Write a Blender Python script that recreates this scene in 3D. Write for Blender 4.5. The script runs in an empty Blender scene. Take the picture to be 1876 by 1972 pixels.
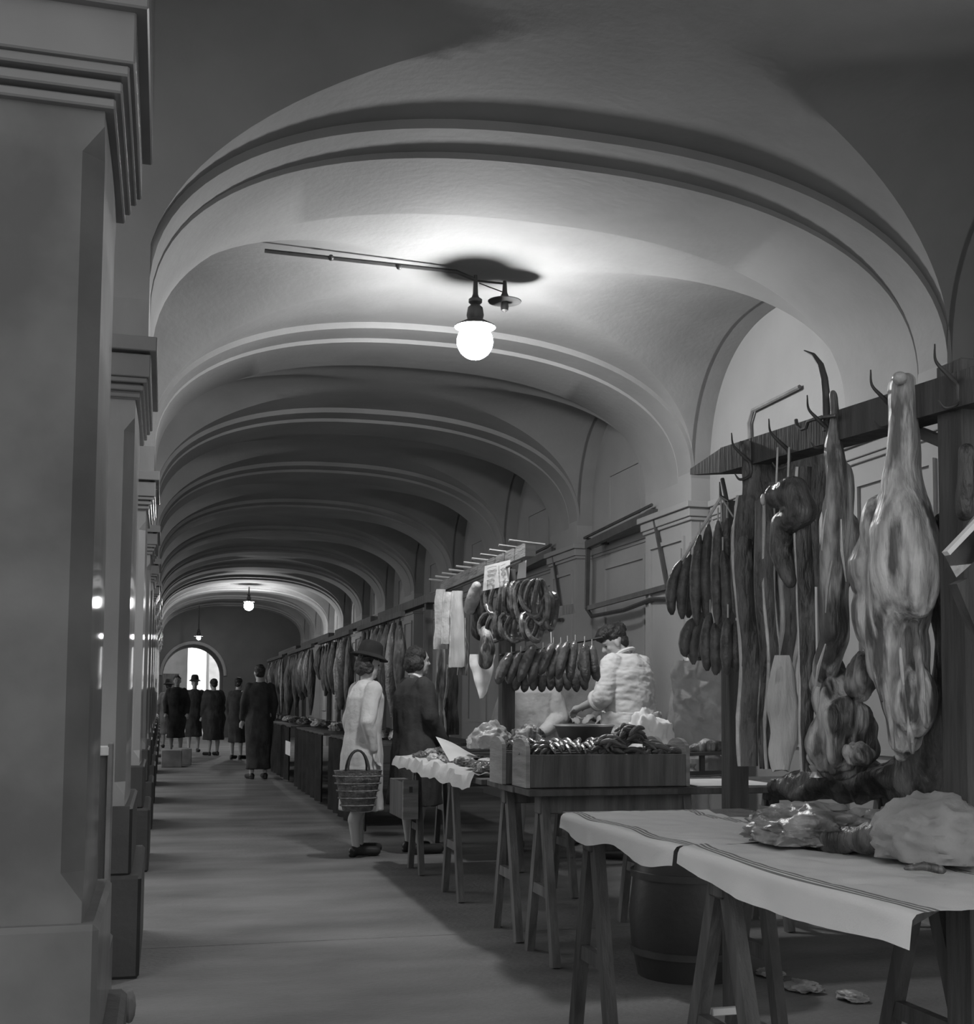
import bpy, bmesh, math, random
from mathutils import Vector, Matrix, noise
random.seed(7)
C = bpy.context.scene.collection
PI = math.pi
# ------------------------------------------------------------------ camera
F_PX, CX, CY = 2393.68, 992.65, 1187.63
EYE = Vector((0, 0, 1.21))
RT = Vector((0.962386, -0.271613, 0.006288)); UP = Vector((-0.024180, -0.062575, 0.997747)); FW = Vector((0.270608, 0.960370, 0.066789))
cd = bpy.data.cameras.new('camera'); cam = bpy.data.objects.new('camera', cd); C.objects.link(cam)
cd.sensor_fit = 'HORIZONTAL'; cd.sensor_width = 36; cd.lens = F_PX / 1876 * 36
cd.shift_x = (938 - CX) / 1876; cd.shift_y = (CY - 986) / 1876; cd.clip_end = 300; cd.clip_start = .05
M3 = Matrix((RT, UP, -FW)).transposed()
cam.matrix_world = Matrix.Translation(EYE) @ M3.to_4x4()
bpy.context.scene.camera = cam
cd.dof.use_dof = False
# ------------------------------------------------------------------ world, exposure
w = bpy.data.worlds.new('world'); bpy.context.scene.world = w; w.use_nodes = True
w.node_tree.nodes['Background'].inputs[0].default_value = (1, 1, 1, 1)
w.node_tree.nodes['Background'].inputs[1].default_value = 2.05
vs = bpy.context.scene.view_settings
vs.view_transform = 'Standard'; vs.look = 'None'; vs.exposure = 0; vs.gamma = 1; vs.use_curve_mapping = False
LAMP = 400.0

def at(px, py, X=None, Y=None, z=None):
    """point of the place seen at a pixel of the photograph, on a plane of known X, Y or height"""
    r = FW * F_PX + RT * (px - CX) - UP * (py - CY)
    if X is not None: t = X / r.x
    elif Y is not None: t = Y / r.y
    else: t = (z - EYE.z) / r.z
    return EYE + r * t

# ------------------------------------------------------------------ materials
def mat(name, v, rough=.8, var=.15, scale=4.0, bump=.0, bscale=30, spec=.4, stretch=(1, 1, 1), v2=None, band=None, metal=0, detail=5, lo=.35, hi=.65, blotch=None, coat=0):
    m = bpy.data.materials.new(name); m.use_nodes = True; nt = m.node_tree; n = nt.nodes; l = nt.links
    b = n['Principled BSDF']; b.inputs['Roughness'].default_value = rough
    b.inputs['Specular IOR Level'].default_value = spec; b.inputs['Metallic'].default_value = metal
    tc = n.new('ShaderNodeTexCoord'); mp = n.new('ShaderNodeMapping'); mp.inputs['Scale'].default_value = stretch
    l.new(tc.outputs['Object'], mp.inputs[0])
    nz = n.new('ShaderNodeTexNoise'); nz.inputs['Scale'].default_value = scale; nz.inputs['Detail'].default_value = detail
    l.new(mp.outputs[0], nz.inputs['Vector'])
    cr = n.new('ShaderNodeValToRGB'); e = cr.color_ramp.elements
    a = v * (1 - var); c = v * (1 + var) if v2 is None else v2
    if v2 is not None: a = v
    e[0].position = lo; e[1].position = hi
    e[0].color = (a, a, a, 1); e[1].color = (c, c, c, 1)
    l.new(nz.outputs['Fac'], cr.inputs[0]); l.new(cr.outputs[0], b.inputs['Base Color'])
    if coat: b.inputs['Coat Weight'].default_value = coat; b.inputs['Coat Roughness'].default_value = .07
    if blotch:
        bv, bs, b0, b1 = blotch
        n3 = n.new('ShaderNodeTexNoise'); n3.inputs['Scale'].default_value = bs; n3.inputs['Detail'].default_value = 4; l.new(mp.outputs[0], n3.inputs['Vector'])
        c3 = n.new('ShaderNodeValToRGB'); c3.color_ramp.elements[0].position = b0; c3.color_ramp.elements[1].position = b1; l.new(n3.outputs['Fac'], c3.inputs[0])
        mx = n.new('ShaderNodeMixRGB'); mx.inputs[2].default_value = (bv, bv, bv, 1); l.new(c3.outputs[0], mx.inputs[0]); l.new(cr.outputs[0], mx.inputs[1]); l.new(mx.outputs[0], b.inputs['Base Color'])
    if bump:
        n2 = n.new('ShaderNodeTexNoise'); n2.inputs['Scale'].default_value = bscale; n2.inputs['Detail'].default_value = 6
        l.new(mp.outputs[0], n2.inputs['Vector'])
        bp = n.new('ShaderNodeBump'); bp.inputs['Strength'].default_value = bump; bp.inputs['Distance'].default_value = .02
        l.new(n2.outputs['Fac'], bp.inputs['Height']); l.new(bp.outputs[0], b.inputs['Normal'])
    return m
PLASTER = mat('plaster', .235, .85, .10, 1.5, .12, 22)
WALLP = mat('wall_plaster', .27, .8, .08, 1.2, .1, 18)
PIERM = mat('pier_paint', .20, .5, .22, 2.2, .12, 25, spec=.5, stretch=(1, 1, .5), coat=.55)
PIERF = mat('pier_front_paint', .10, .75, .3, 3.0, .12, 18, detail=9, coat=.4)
BLACKP = mat('black_base_paint', .035, .45, .2, 3, .1)
CAPM = mat('capital_plaster', .17, .22, .1, 3)
FLOORM = mat('worn_stone_floor', .145, .75, .3, 1.3, .5, 40, detail=10, stretch=(.7, 1.4, 1))
STREET = mat('street_cobble', .2, .9, .3, 2, .4)
WOOD = mat('stained_wood', .10, .7, .35, 3, .3, 12, stretch=(6, 6, .6))
WOODD = mat('dark_wood', .06, .7, .35, 3, .3, 12, stretch=(6, 6, .6))
WOODL = mat('box_wood', .22, .7, .25, 3, .3, 12, stretch=(1, 1, 8))
IRON = mat('black_iron', .05, .45, .2, 8, .1, spec=.5)
STEEL = mat('worn_steel', .45, .35, .2, 8, metal=.7)
CLOTHW = mat('white_cloth', .72, .9, .1, 3, .35, 9)
PAPER = mat('paper', .62, .8, .12, 5, .4, 14)
PAPERD = mat('greasy_paper', .30, .4, .3, 7, .6, 20, spec=.6)
SALM = mat('salami_skin', .09, .42, .4, 18, .4, 50, spec=.5)
SALL = mat('sausage_skin', .09, .18, .4, 14, .3, 50, spec=.8)
STRING = mat('string', .5, .9, .1)
MEATD = mat('dark_meat', .03, .35, .3, 14, .9, 30, spec=.5, v2=.11, stretch=(1.3, 1.3, .35), detail=8, lo=.42, hi=.62)
MEATM = mat('marbled_meat', .07, .4, .3, 14, .9, 26, spec=.5, v2=.42, stretch=(1.5, 1.5, .28), detail=9, lo=.42, hi=.6, blotch=(.05, 9, .52, .6))
FLESH = mat('carcass_flesh', .24, .45, .3, 20, .9, 24, spec=.5, v2=.52, stretch=(1.5, 1.5, .3), detail=9, lo=.4, hi=.62, blotch=(.08, 15, .50, .60))
FLESHS = mat('pale_rind', .34, .45, .2, 8, .5, 22, spec=.5, v2=.5, stretch=(1.5, 1.5, .3))
FAT = mat('white_fat', .45, .4, .2, 9, .5, 25, spec=.5)
SKIN = mat('skin', .42, .6, .06, 6)
HAIR = mat('dark_hair', .03, .5, .4, 25, .6, 60)
COATL = mat('light_coat', .52, .9, .1, 6, .3, 30)
COATD = mat('dark_cloth', .04, .9, .3, 6, .3, 25)
COATM = mat('grey_cloth', .18, .9, .2, 6, .3, 25)
SHIRT = mat('pale_shirt', .62, .9, .08, 8, .4, 16)
FELT = mat('black_felt', .02, .9, .3, 8)
WICKER = mat('straw', .17, .8, .3, 30, .8, 60)
SHOE = mat('black_leather', .03, .35, .2, 8)
GLOBE = bpy.data.materials.new('lamp_glow'); GLOBE.use_nodes = True
_b = GLOBE.node_tree.nodes['Principled BSDF']; _b.inputs['Base Color'].default_value = (.8, .8, .8, 1)
_b.inputs['Emission Color'].default_value = (1, 1, 1, 1); _b.inputs['Emission Strength'].default_value = LAMP

# ------------------------------------------------------------------ helpers
def link(name, bm, m, parent=None, smooth=True, ang=40):
    me = bpy.data.meshes.new(name)
    bmesh.ops.recalc_face_normals(bm, faces=bm.faces)
    bm.to_mesh(me); bm.free()
    me.materials.append(m)
    if smooth:
        for p in me.polygons: p.use_smooth = True
        me.set_sharp_from_angle(angle=math.radians(ang))
    o = bpy.data.objects.new(name, me); C.objects.link(o)
    if parent: o.parent = parent; o.matrix_parent_inverse = parent_inv(parent)
    return o
def parent_inv(p):
    m = p.matrix_basis.copy(); q = p
    while q.parent:
        m = q.parent.matrix_basis @ q.matrix_parent_inverse @ m if False else m; q = q.parent
        m = q.matrix_basis @ m
    return m.inverted()
def thing(name, label, cat, loc, group=None):
    o = bpy.data.objects.new(name, None); C.objects.link(o); o.location = loc; o.empty_display_size = .1
    return tag(o, label, cat, group)
def tag(o, label, cat, group=None):
    o['label'] = label; o['category'] = cat
    if group: o['group'] = group
    return o
def struct(o): o['kind'] = 'structure'; return o
def dup(root, delta, label, group=None):
    """copy of a thing, its parts and their sub-parts, moved by delta"""
    r = root.copy(); C.objects.link(r); r.location = root.location + Vector(delta); r['label'] = label
    if group: r['group'] = group
    def rec(a, b):
        for ch in [x for x in list(C.objects) if x.parent == a]:
            c = ch.copy(); C.objects.link(c); c.parent = b; c.matrix_parent_inverse = ch.matrix_parent_inverse.copy(); rec(ch, c)
    rec(root, r)
    return r
def box(bm, a, b, bev=0):
    x0, y0, z0 = a; x1, y1, z1 = b
    v = [bm.verts.new(p) for p in ((x0,y0,z0),(x1,y0,z0),(x1,y1,z0),(x0,y1,z0),(x0,y0,z1),(x1,y0,z1),(x1,y1,z1),(x0,y1,z1))]
    fs = [bm.faces.new([v[i] for i in q]) for q in ((0,3,2,1),(4,5,6,7),(0,1,5,4),(1,2,6,5),(2,3,7,6),(3,0,4,7))]
    if bev:
        es = list({e for f in fs for e in f.edges}); bmesh.ops.bevel(bm, geom=es, offset=bev, segments=1, affect='EDGES')
    return bm
def mb(): return bmesh.new()
def boxo(name, a, b, m, parent=None, bev=.003):
    return link(name, box(mb(), a, b, bev), m, parent, smooth=False)
def frame(d):
    d = d.normalized(); u = Vector((0, 0, 1)) if abs(d.z) < .9 else Vector((1, 0, 0))
    s = d.cross(u).normalized(); return s, s.cross(d).normalized()
def tube(bm, pts, rad, seg=8, cap=True, sq=1.0):
    pts = [Vector(p) for p in pts]; n = len(pts)
    if not isinstance(rad, (list, tuple)): rad = [rad] * n
    rings = []; s = None
    for i, p in enumerate(pts):
        d = (pts[min(i+1, n-1)] - pts[max(i-1, 0)])
        if d.length < 1e-9: d = Vector((0, 0, 1))
        if s is None: s, t = frame(d)
        else:
            d.normalize(); s = (s - d * s.dot(d)).normalized(); t = s.cross(d).normalized()
        rings.append([bm.verts.new(p + (s * math.cos(a) + t * math.sin(a) * sq) * rad[i]) for a in [2*PI*k/seg for k in range(seg)]])
    for a, b in zip(rings, rings[1:]):
        for k in range(seg): bm.faces.new((a[k], a[(k+1) % seg], b[(k+1) % seg], b[k]))
    if cap: bm.faces.new(rings[0][::-1]); bm.faces.new(rings[-1])
    return bm
def curve(pts, n=5):
    pts = [Vector(p) for p in pts]; q = [pts[0]*2 - pts[1]] + pts + [pts[-1]*2 - pts[-2]]; out = []
    for i in range(1, len(q) - 2):
        for k in range(n):
            t = k/n; a, b, c, d = q[i-1:i+3]; out.append(((2*b) + (c-a)*t + (2*a-5*b+4*c-d)*t*t + (3*b-a-3*c+d)*t**3)*.5)
    return out + [pts[-1]]
def rads(r, n=5):
    out = []
    for a, b in zip(r, r[1:]): out += [a + (b-a)*k/n for k in range(n)]
    return out + [r[-1]]
def bar(bm, a, b, w, h=None):
    """square bar from a to b"""
    a = Vector(a); b = Vector(b); s, t = frame(b - a); h = h or w
    v = []
    for p in (a, b):
        for i, j in ((-1,-1),(1,-1),(1,1),(-1,1)): v.append(bm.verts.new(p + s*i*w/2 + t*j*h/2))
    for q in ((0,1,2,3),(7,6,5,4),(0,4,5,1),(1,5,6,2),(2,6,7,3),(3,7,4,0)): bm.faces.new([v[i] for i in q])
    return bm
def rings(bm, rs, seg=24):
    """closed loft through rings (centre, rx, ry, tilt, fold amount, folds)"""
    R = []
    for r in rs:
        c, rx, ry = r[0], r[1], r[2]; fa = r[3] if len(r) > 3 else 0; fn = r[4] if len(r) > 4 else 7
        ring = []
        for k in range(seg):
            a = 2*PI*k/seg; f = 1 + fa*math.sin(fn*a + c[2]*3)
            ring.append(bm.verts.new((c[0] + rx*f*math.cos(a), c[1] + ry*f*math.sin(a), c[2])))
        R.append(ring)
    for a, b in zip(R, R[1:]):
        for k in range(seg): bm.faces.new((a[k], a[(k+1) % seg], b[(k+1) % seg], b[k]))
    bm.faces.new(R[0][::-1]); bm.faces.new(R[-1]); return bm
def lathe(bm, c, prof, seg=20):
    return rings(bm, [((c[0], c[1], c[2] + z), r, r) for r, z in prof], seg)
def ell(bm, c, r, rot=None, seg=14):
    g = bmesh.ops.create_uvsphere(bm, u_segments=seg, v_segments=max(6, seg*2//3), radius=1)
    M = Matrix.Translation(c) @ (rot.to_4x4() if rot else Matrix()) @ Matrix.Diagonal((*r, 1))
    bmesh.ops.transform(bm, matrix=M, verts=g['verts']); return bm
def capsule(bm, a, b, ra, rb, seg=12):
    a = Vector(a); b = Vector(b); d = (b - a); L = d.length or 1e-4; dn = d / L
    pts = []; rr = []
    for k in range(5):
        t = PI/2*k/4; pts.append(a - dn*ra*math.cos(t)); rr.append(max(ra*math.sin(t), 1e-4))
    for k in range(5):
        t = PI/2*k/4; pts.append(b + dn*rb*math.sin(t)); rr.append(max(rb*math.cos(t), 1e-4))
    return tube(bm, pts, rr, seg)
WORK = bpy.data.scenes.new('work')
def solid(name, bm, m, parent=None, voxel=.01, it=2, disp=0, dscale=8, seed=0, dstretch=(1,1,1)):
    """union every closed piece of bm into ONE continuous surface"""
    me = bpy.data.meshes.new('tmp'); bm.to_mesh(me); bm.free()
    o = bpy.data.objects.new('tmp', me); WORK.collection.objects.link(o)
    r = o.modifiers.new('r', 'REMESH'); r.mode = 'VOXEL'; r.voxel_size = voxel; r.adaptivity = 0
    s = o.modifiers.new('s', 'SMOOTH'); s.iterations = it; s.factor = .5
    with bpy.context.temp_override(scene=WORK, view_layer=WORK.view_layers[0]):
        dg = bpy.context.evaluated_depsgraph_get(); dg.update()
    me2 = bpy.data.meshes.new_from_object(o.evaluated_get(dg)); me2.name = name
    bpy.data.objects.remove(o); bpy.data.meshes.remove(me)
    if disp:
        off = Vector((seed*3.1, seed*1.7, seed))
        nn = len(me2.vertices); co = [0.0]*(nn*3); nr = [0.0]*(nn*3)
        me2.vertices.foreach_get('co', co); me2.vertices.foreach_get('normal', nr); a_, b_, c_ = (t*dscale for t in dstretch)
        for i in range(0, nn*3, 3):
            q = Vector((co[i]*a_, co[i+1]*b_, co[i+2]*c_)) + off
            d = (noise.noise(q) + .5*noise.noise(q*2.3))*disp
            co[i] += nr[i]*d; co[i+1] += nr[i+1]*d; co[i+2] += nr[i+2]*d
        me2.vertices.foreach_set('co', co); me2.update()
    me2.materials.clear(); me2.materials.append(m)
    for p in me2.polygons: p.use_smooth = True
    ob = bpy.data.objects.new(name, me2); C.objects.link(ob)
    if parent: ob.parent = parent; ob.matrix_parent_inverse = parent_inv(parent)
    return ob
def grid(bm, nu, nv, fn, thick=0):
    V = [[bm.verts.new(fn(i/nu, j/nv)) for j in range(nv+1)] for i in range(nu+1)]
    for i in range(nu):
        for j in range(nv): bm.faces.new((V[i][j], V[i+1][j], V[i+1][j+1], V[i][j+1]))
    if thick: bmesh.ops.solidify(bm, geom=bm.faces[:], thickness=thick)
    return bm
def N(x, y, z=0, s=1): return noise.noise(Vector((x*s, y*s, z*s)))

# ------------------------------------------------------------------ the portico: dimensions
XL, XR, ZS, ZC, ZV, NE = -.107, 4.045, 3.004, 3.985, 4.065, 2.37
XC, XA = (XL + XR)/2, (XR - XL)/2
XWALL = 4.21
PIERS = [(-.15, .55), (2.8, 3.45), (5.75, 6.8), (9.16, 10.15)] + [(12.04 + 2.89*k, 12.95 + 2.89*k) for k in range(10)]
YEND = PIERS[-1][1] + .6
def sup(th): return -math.copysign(abs(math.cos(th))**(2/NE), math.cos(th)), abs(math.sin(th))**(2/NE)
NT = 48
THS = [PI*k/NT for k in range(NT+1)]
def ring_at(y, dz, dx=0):
    return [(XC + (XA + dx)*sup(t)[0], y, ZS + (ZC + dz - ZS)*sup(t)[1]) for t in THS]

# floor: big worn slabs in rows, joints recessed
fl = struct(boxo('floor', (-.9, -3, -.14), (XWALL + .1, YEND + 4, -.045), STREET, bev=0))
def slab_row(y0, y1):
    boxo('slab', (-.9, y0 + .004, -.06), (XWALL + .1, y1 - .004, 0), FLOORM, fl, .004)
yy = -3.0
for yb in [.3, 3.3, 6.35, 9.6, 12.5, 15.4, 18.3, 21.2, 24.1, 27.0, 29.9, 32.8, 35.7, 38.6, YEND + 4]:
    slab_row(yy, yb); yy = yb
struct(boxo('floor_street', (-14, -8, -.3), (-.905, 75, -.16), STREET, bev=0))
struct(boxo('floor_square', (-.9, YEND + 4.01, -.3), (20, 75, -.1), STREET, bev=0))
struct(boxo('trim_curb', (-1.15, -3, -.15), (-.905, YEND, 0), FLOORM))

# transverse arches: pale front roll, then a slightly lower broad soffit
def arch(y0, y1):
    bm = mb()
    secs = [(y0, .12, .12), (y0, .032, .004), (y0 + .27, .032, .004), (y0 + .275, 0, 0), (y1 - .02, 0, 0), (y1, .015, 0), (y1, .12, .12)]
    R = [[bm.verts.new(p) for p in ring_at(y, dz, dx)] for y, dz, dx in secs]
    for a, b in zip(R, R[1:]):
        for k in range(NT): bm.faces.new((a[k], a[k+1], b[k+1], b[k]))
    return struct(link('ceiling_arch', bm, PLASTER, None, True, 30))
def zgroin(i, j): return max(THS_Z[i], THS_Z[j])
THS_Z = [sup(t)[1] for t in THS]
def vault(y0, y1):
    bm = mb(); yc = (y0 + y1)/2; b = (y1 - y0)/2
    V = []
    for i, t in enumerate(THS):
        row = []
        for j, u in enumerate(THS):
            x = XC + (XA + .03)*sup(t)[0]; y = yc + b*sup(u)[0]
            row.append(bm.verts.new((x, y, ZS + (ZV - ZS)*max(THS_Z[i], THS_Z[j]))))
        V.append(row)
    for i in range(NT):
        for j in range(NT):
            q = (V[i][j], V[i+1][j], V[i+1][j+1], V[i][j+1])
            if i == j: bm.faces.new((q[0], q[1], q[2])); bm.faces.new((q[0], q[2], q[3]))
            elif i + j == NT - 1: bm.faces.new((q[0], q[1], q[3])); bm.faces.new((q[1], q[2], q[3]))
            else: bm.faces.new(q)
    return struct(link('ceiling_vault', bm, PLASTER, None, True, 22))
for y0, y1 in PIERS: arch(y0, y1)
BAYS = [(a[1], b[0]) for a, b in zip(PIERS, PIERS[1:])]
for a, b in BAYS: vault(a, b)

def prism_y(bm, prof, y0, y1):
    a = [bm.verts.new((x, y0, z)) for x, z in prof]; b = [bm.verts.new((x, y1, z)) for x, z in prof]; n = len(prof)
    bm.faces.new(a); bm.faces.new(b[::-1])
    for k in range(n): bm.faces.new((a[k], b[k], b[(k+1) % n], a[(k+1) % n]))
    return bm
# left piers with chamfered shaft, moulded capital, two-tier base
XF = -.155
def pier(y0, y1, near=False):
    dz = -.05 if near else 0
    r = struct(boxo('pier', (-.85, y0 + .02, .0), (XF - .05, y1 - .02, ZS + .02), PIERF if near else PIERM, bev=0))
    bm = mb(); c = .045
    def plan(cc, z): return [bm.verts.new(p) for p in ((-.85, y0, z), (XF - cc, y0, z), *[(XF + .0055*(y1-y0)*(1 - (2*q/8 - 1)**2), y0 + cc + (y1-y0-2*cc)*q/8, z) for q in range(9)], (XF - cc, y1, z), (-.85, y1, z))]
    P = [plan(1e-3, .70), plan(1e-3, .78), plan(c, .84), plan(c, 2.40), plan(1e-3, 2.46), plan(1e-3, 2.58)]
    for a, b in zip(P, P[1:]):
        for k in range(13): bm.faces.new((a[k], a[(k+1) % 13], b[(k+1) % 13], b[k]))
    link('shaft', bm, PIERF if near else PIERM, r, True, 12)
    boxo('dado', (-.88, y0 - .03, .435), (XF + .035, y1 + .03, .735), PIERF if near else BLACKP, r, .012)  # light difference kept as colour: grey on the lit near pier, black elsewhere
    boxo('plinth', (-.92, y0 - .07, 0), (XF + .08, y1 + .07, .44), BLACKP, r, .014)
    cap = boxo('capital', (-.88, y0 - .01, 2.54), (XF + .02, y1 + .01, 2.80), CAPM, r, .002)
    for z0, z1, e in ((2.545, 2.567, .022), (2.575, 2.60, .036), (2.608, 2.632, .050), (2.632, 2.735, .062), (2.745, 2.81, .088)):
        boxo('moulding', (-.85 - e, y0 - e, z0 + dz), (XF + e, y1 + e, z1 + (dz if z1 < 2.7 else 0)), CAPM, cap, .004)
    boxo('impost', (-.85, y0, 2.80), (XL, y1, ZS + .9), PIERM, r, 0)
    return r
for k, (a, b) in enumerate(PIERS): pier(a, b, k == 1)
# street wall above the openings between the piers
def left_arch(y0, y1):
    bm = mb(); yc = (y0 + y1)/2; b = (y1 - y0)/2
    for x0 in (XL, -.75):
        lo = []; hi = []
        for u in THS:
            s, z = sup(u); lo.append(bm.verts.new((x0, yc + b*s, ZS + (ZV - ZS)*z - .002))); hi.append(bm.verts.new((x0, yc + b*s, 4.6)))
        for k in range(NT): bm.faces.new((lo[k], lo[k+1], hi[k+1], hi[k]))
        if x0 == XL: L0 = lo
        else:
            for k in range(NT): bm.faces.new((L0[k], L0[k+1], lo[k+1], lo[k]))
    return struct(link('wall_left', bm, PLASTER))
for a, b in BAYS: left_arch(a, b)
struct(boxo('ceiling_roof', (-.95, -1.6, 4.3), (XWALL + .3, YEND + 1, 4.5), PLASTER, bev=0))

# right wall: recessed lunettes, pilasters, string course, sunk panels
wr = struct(boxo('wall_right', (XWALL, -.2, -.05), (XWALL + .25, YEND + 1, 4.3), WALLP, bev=0))
def tube_frame(bm, x, y0, y1, z0, z1, w=.05, d=.03):
    for a, b in (((x-d, y0, z0), (x, y1, z0+w)), ((x-d, y0, z1-w), (x, y1, z1)), ((x-d, y0, z0+w), (x, y0+w, z1-w)), ((x-d, y1-w, z0+w), (x, y1, z1-w))): box(bm, a, b)
def reveal(y0, y1):
    bm = mb(); yc = (y0 + y1)/2; b = (y1 - y0)/2
    A = []; B = []
    for u in THS:
        s, z = sup(u)
        A.append(bm.verts.new((XR - .001, yc + b*s, ZS + (ZV - ZS)*z))); B.append(bm.verts.new((XWALL + .01, yc + b*s, ZS + (ZV - ZS)*z)))
    for k in range(NT): bm.faces.new((A[k], A[k+1], B[k+1], B[k]))
    return struct(link('trim_lunette', bm, PLASTER))
for a, b in BAYS: reveal(a, b)
for k, (a, b) in enumerate(PIERS):
    r = struct(boxo('pilaster', (XR, a, 0), (XWALL + .02, b, ZS + .05), WALLP, bev=0))
    bm = mb(); tube_frame(bm, XR, a + .12, b - .12, .9, 2.55, .035, .02); link('panel_frame', bm, WALLP, r, False)
    for z0, z1, e in ((2.66, 2.69, .02), (2.69, 2.76, .035), (2.76, 2.81, .06)):
        boxo('string_moulding', (XR - e, a - e, z0), (XWALL, b + e, z1), WALLP, r, .004)
for bi, (a, b) in enumerate(BAYS):
    for z0, z1, e in ((2.66, 2.69, .015), (2.69, 2.76, .03), (2.76, 2.81, .05)):
        struct(boxo('trim_string', (XWALL - e, a + .06, z0), (XWALL, b - .06, z1), WALLP, bev=.004))
    m_ = (a + b)/2
    bm = mb(); tube_frame(bm, XWALL, m_ - .55, m_ + .55, .9, 2.55, .04, .02); struct(link('trim_panel', bm, WALLP, None, False))
    if bi < 3: continue
    bm = mb(); tube_frame(bm, XWALL, m_ - .42, m_ + .42, 2.95, 3.45, .03, .015); struct(link('trim_lunette_panel', bm, WALLP, None, False))
# end wall with a deep arched way out to the daylit square
bm = mb(); y0, y1 = YEND, YEND + 2.6; ax0, ax1, azs, azc = -.05, 1.75, 1.9, 2.85
for side in (y0, y1):
    lo = []
    pts = [(ax0, 0)] + [((ax0+ax1)/2 - (ax1-ax0)/2*math.cos(PI*k/20), azs + (azc-azs)*math.sin(PI*k/20)) for k in range(21)] + [(ax1, 0)]
    out = [(-1.2, 0)] + [(-1.2 + 5.6*k/20, 4.6) for k in range(21)] + [(4.4, 0)]
    A = [bm.verts.new((x, side, z)) for x, z in pts]; B = [bm.verts.new((x, side, z)) for x, z in out]
    for k in range(22): bm.faces.new((A[k], A[k+1], B[k+1], B[k]))
    if side == y0: A0 = A
    else:
        for k in range(22): bm.faces.new((A0[k], A0[k+1], A[k+1], A[k]))
struct(link('wall_end', bm, mat('dimmed_end_plaster', .10, .85, .1, 1.5)))  # plaster darkened to stand for the dimness at the corridor end
bm = mb(); tube(bm, [((ax0+ax1)/2 - (ax1-ax0+.12)/2*math.cos(PI*k/20), YEND - .02, azs + (azc-azs+.06)*math.sin(PI*k/20)) for k in range(21)], .05, 6); struct(link('trim_end_arch', bm, WALLP))
# houses seen through the way out
def house(x0, x1, y, h, m, label, wins):
    r = thing('house', label, 'house', ((x0+x1)/2, y, -.1))
    wl = boxo('wall', (x0, y, -.1), (x1, y + 4, h), m, r, 0)
    boxo('roof', (x0 - .3, y - .4, h), (x1 + .3, y + 4.2, h + .25), COATM, r, .05)
    for wx, wz in wins:
        f = boxo('window', (wx, y - .05, wz), (wx + .9, y + .05, wz + 1.5), WOODD, r, .01)
        boxo('shutter', (wx - .48, y - .09, wz), (wx - .02, y - .052, wz + 1.5), COATM, f, .005)
        boxo('shutter', (wx + .92, y - .09, wz), (wx + 1.38, y - .052, wz + 1.5), COATM, f, .005)
    return r
house(-4.6, 1.1, 64, 9, PLASTER, 'pale plastered house at left beyond the far archway', [(-1.6, 3.6), (-.2, .9), (-.2, 3.6)])
house(2.0, 12, 60, 7, CLOTHW, 'brighter white house at right beyond the far archway', [(2.6, 3.4), (4.9, 3.4), (3.0, .8)])

# unseen blocks added at left to hold back skylight, gapped for the far floor
for y0_, y1_, lb in ((1.6, 8.4, 'unseen house front added across the street to block sky light, beside the nearest lamp'), (27, 70, 'unseen house row added across the street to block sky light, farther along')):
    r = thing('sky_block_house', lb, 'house', (-5, (y0_+y1_)/2, -.2)); boxo('wall', (-10, y0_, -.2), (-5.4, y1_, 7), COATM, r, 0); boxo('cornice', (-10, y0_ - .1, 7), (-5.1, y1_ + .1, 7.3), COATM, r, 0)
    for k in range(int((y1_-y0_)/3)): boxo('window', (-5.42, y0_ + .8 + 3*k, 1.0), (-5.36, y0_ + 1.8 + 3*k, 2.6), WOODD, r, .01)
# ------------------------------------------------------------------ lamps
def lamp(x, y, z, ztop, label, r=.12):
    t = thing('hanging_lamp', label, 'lamp', (x, y, z))
    link('globe', ell(mb(), (x, y, z), (r, r, r), seg=24), GLOBE, t)  # ball made larger than the bulb, standing in for its bloom
    link('lamp_holder', lathe(mb(), (x, y, z), [(.06, r*.80), (.138, r*.80), (.134, r*.88), (.05, r*1.25), (.055, r+.045), (.058, r+.06), (.05, r+.11), (.028, r+.13), (.045, r+.145), (.045, r+.165), (.025, r+.18), (.018, r+.2), (.012, ztop - z)]), IRON, t)
    return t
L1 = lamp(1.93, 7.88, 3.58, 4.03, 'glowing globe lamp hanging nearest, under the second vault')
lamp(1.99, 31.7, 3.52, 4.0, 'glowing globe lamp farther down the arcade, in mid distance')
lamp(.93, YEND - 2.3, 2.95, 3.9, 'smallest glowing lamp, above the far archway', .06)
# small unlit shade lamp beside the near one
s2 = thing('shade_lamp', 'small unlit lamp with flat enamel shade beside the nearest globe lamp', 'lamp', (2.15, 7.9, 3.85))
p0 = at(972, 578, Y=7.9)
link('lamp_shade', lathe(mb(), p0, [(.112, -.012), (.114, -.008), (.03, .022), (.018, .05), (.012, .13)]), IRON, s2)
link('bulb', lathe(mb(), p0, [(.004, -.085), (.024, -.07), (.028, -.045), (.022, -.015), (.02, 0)]), IRON, s2)
link('bracket', tube(mb(), [(1.93, 7.9, 4.0), (p0.x, 7.9, 4.0), (p0.x, 7.9, p0.z + .12)], .007, 6), IRON, s2)
link('stay', tube(mb(), [(1.96, 7.9, 3.985), (p0.x, 7.9, p0.z + .05)], .004, 5), IRON, s2)
cp = thing('conduit', 'thin dark conduit running along the vault to the nearest lamp', 'pipe', (1.2, 7.9, 4.0))
pa = at(510, 483, z=4.0); link('pipe', tube(mb(), [pa, pa.lerp(Vector((1.93, 7.86, 4.0)), .9) + Vector((0, 0, .03)), (1.93, 7.88, 4.0)], .013, 6), IRON, cp)
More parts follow.
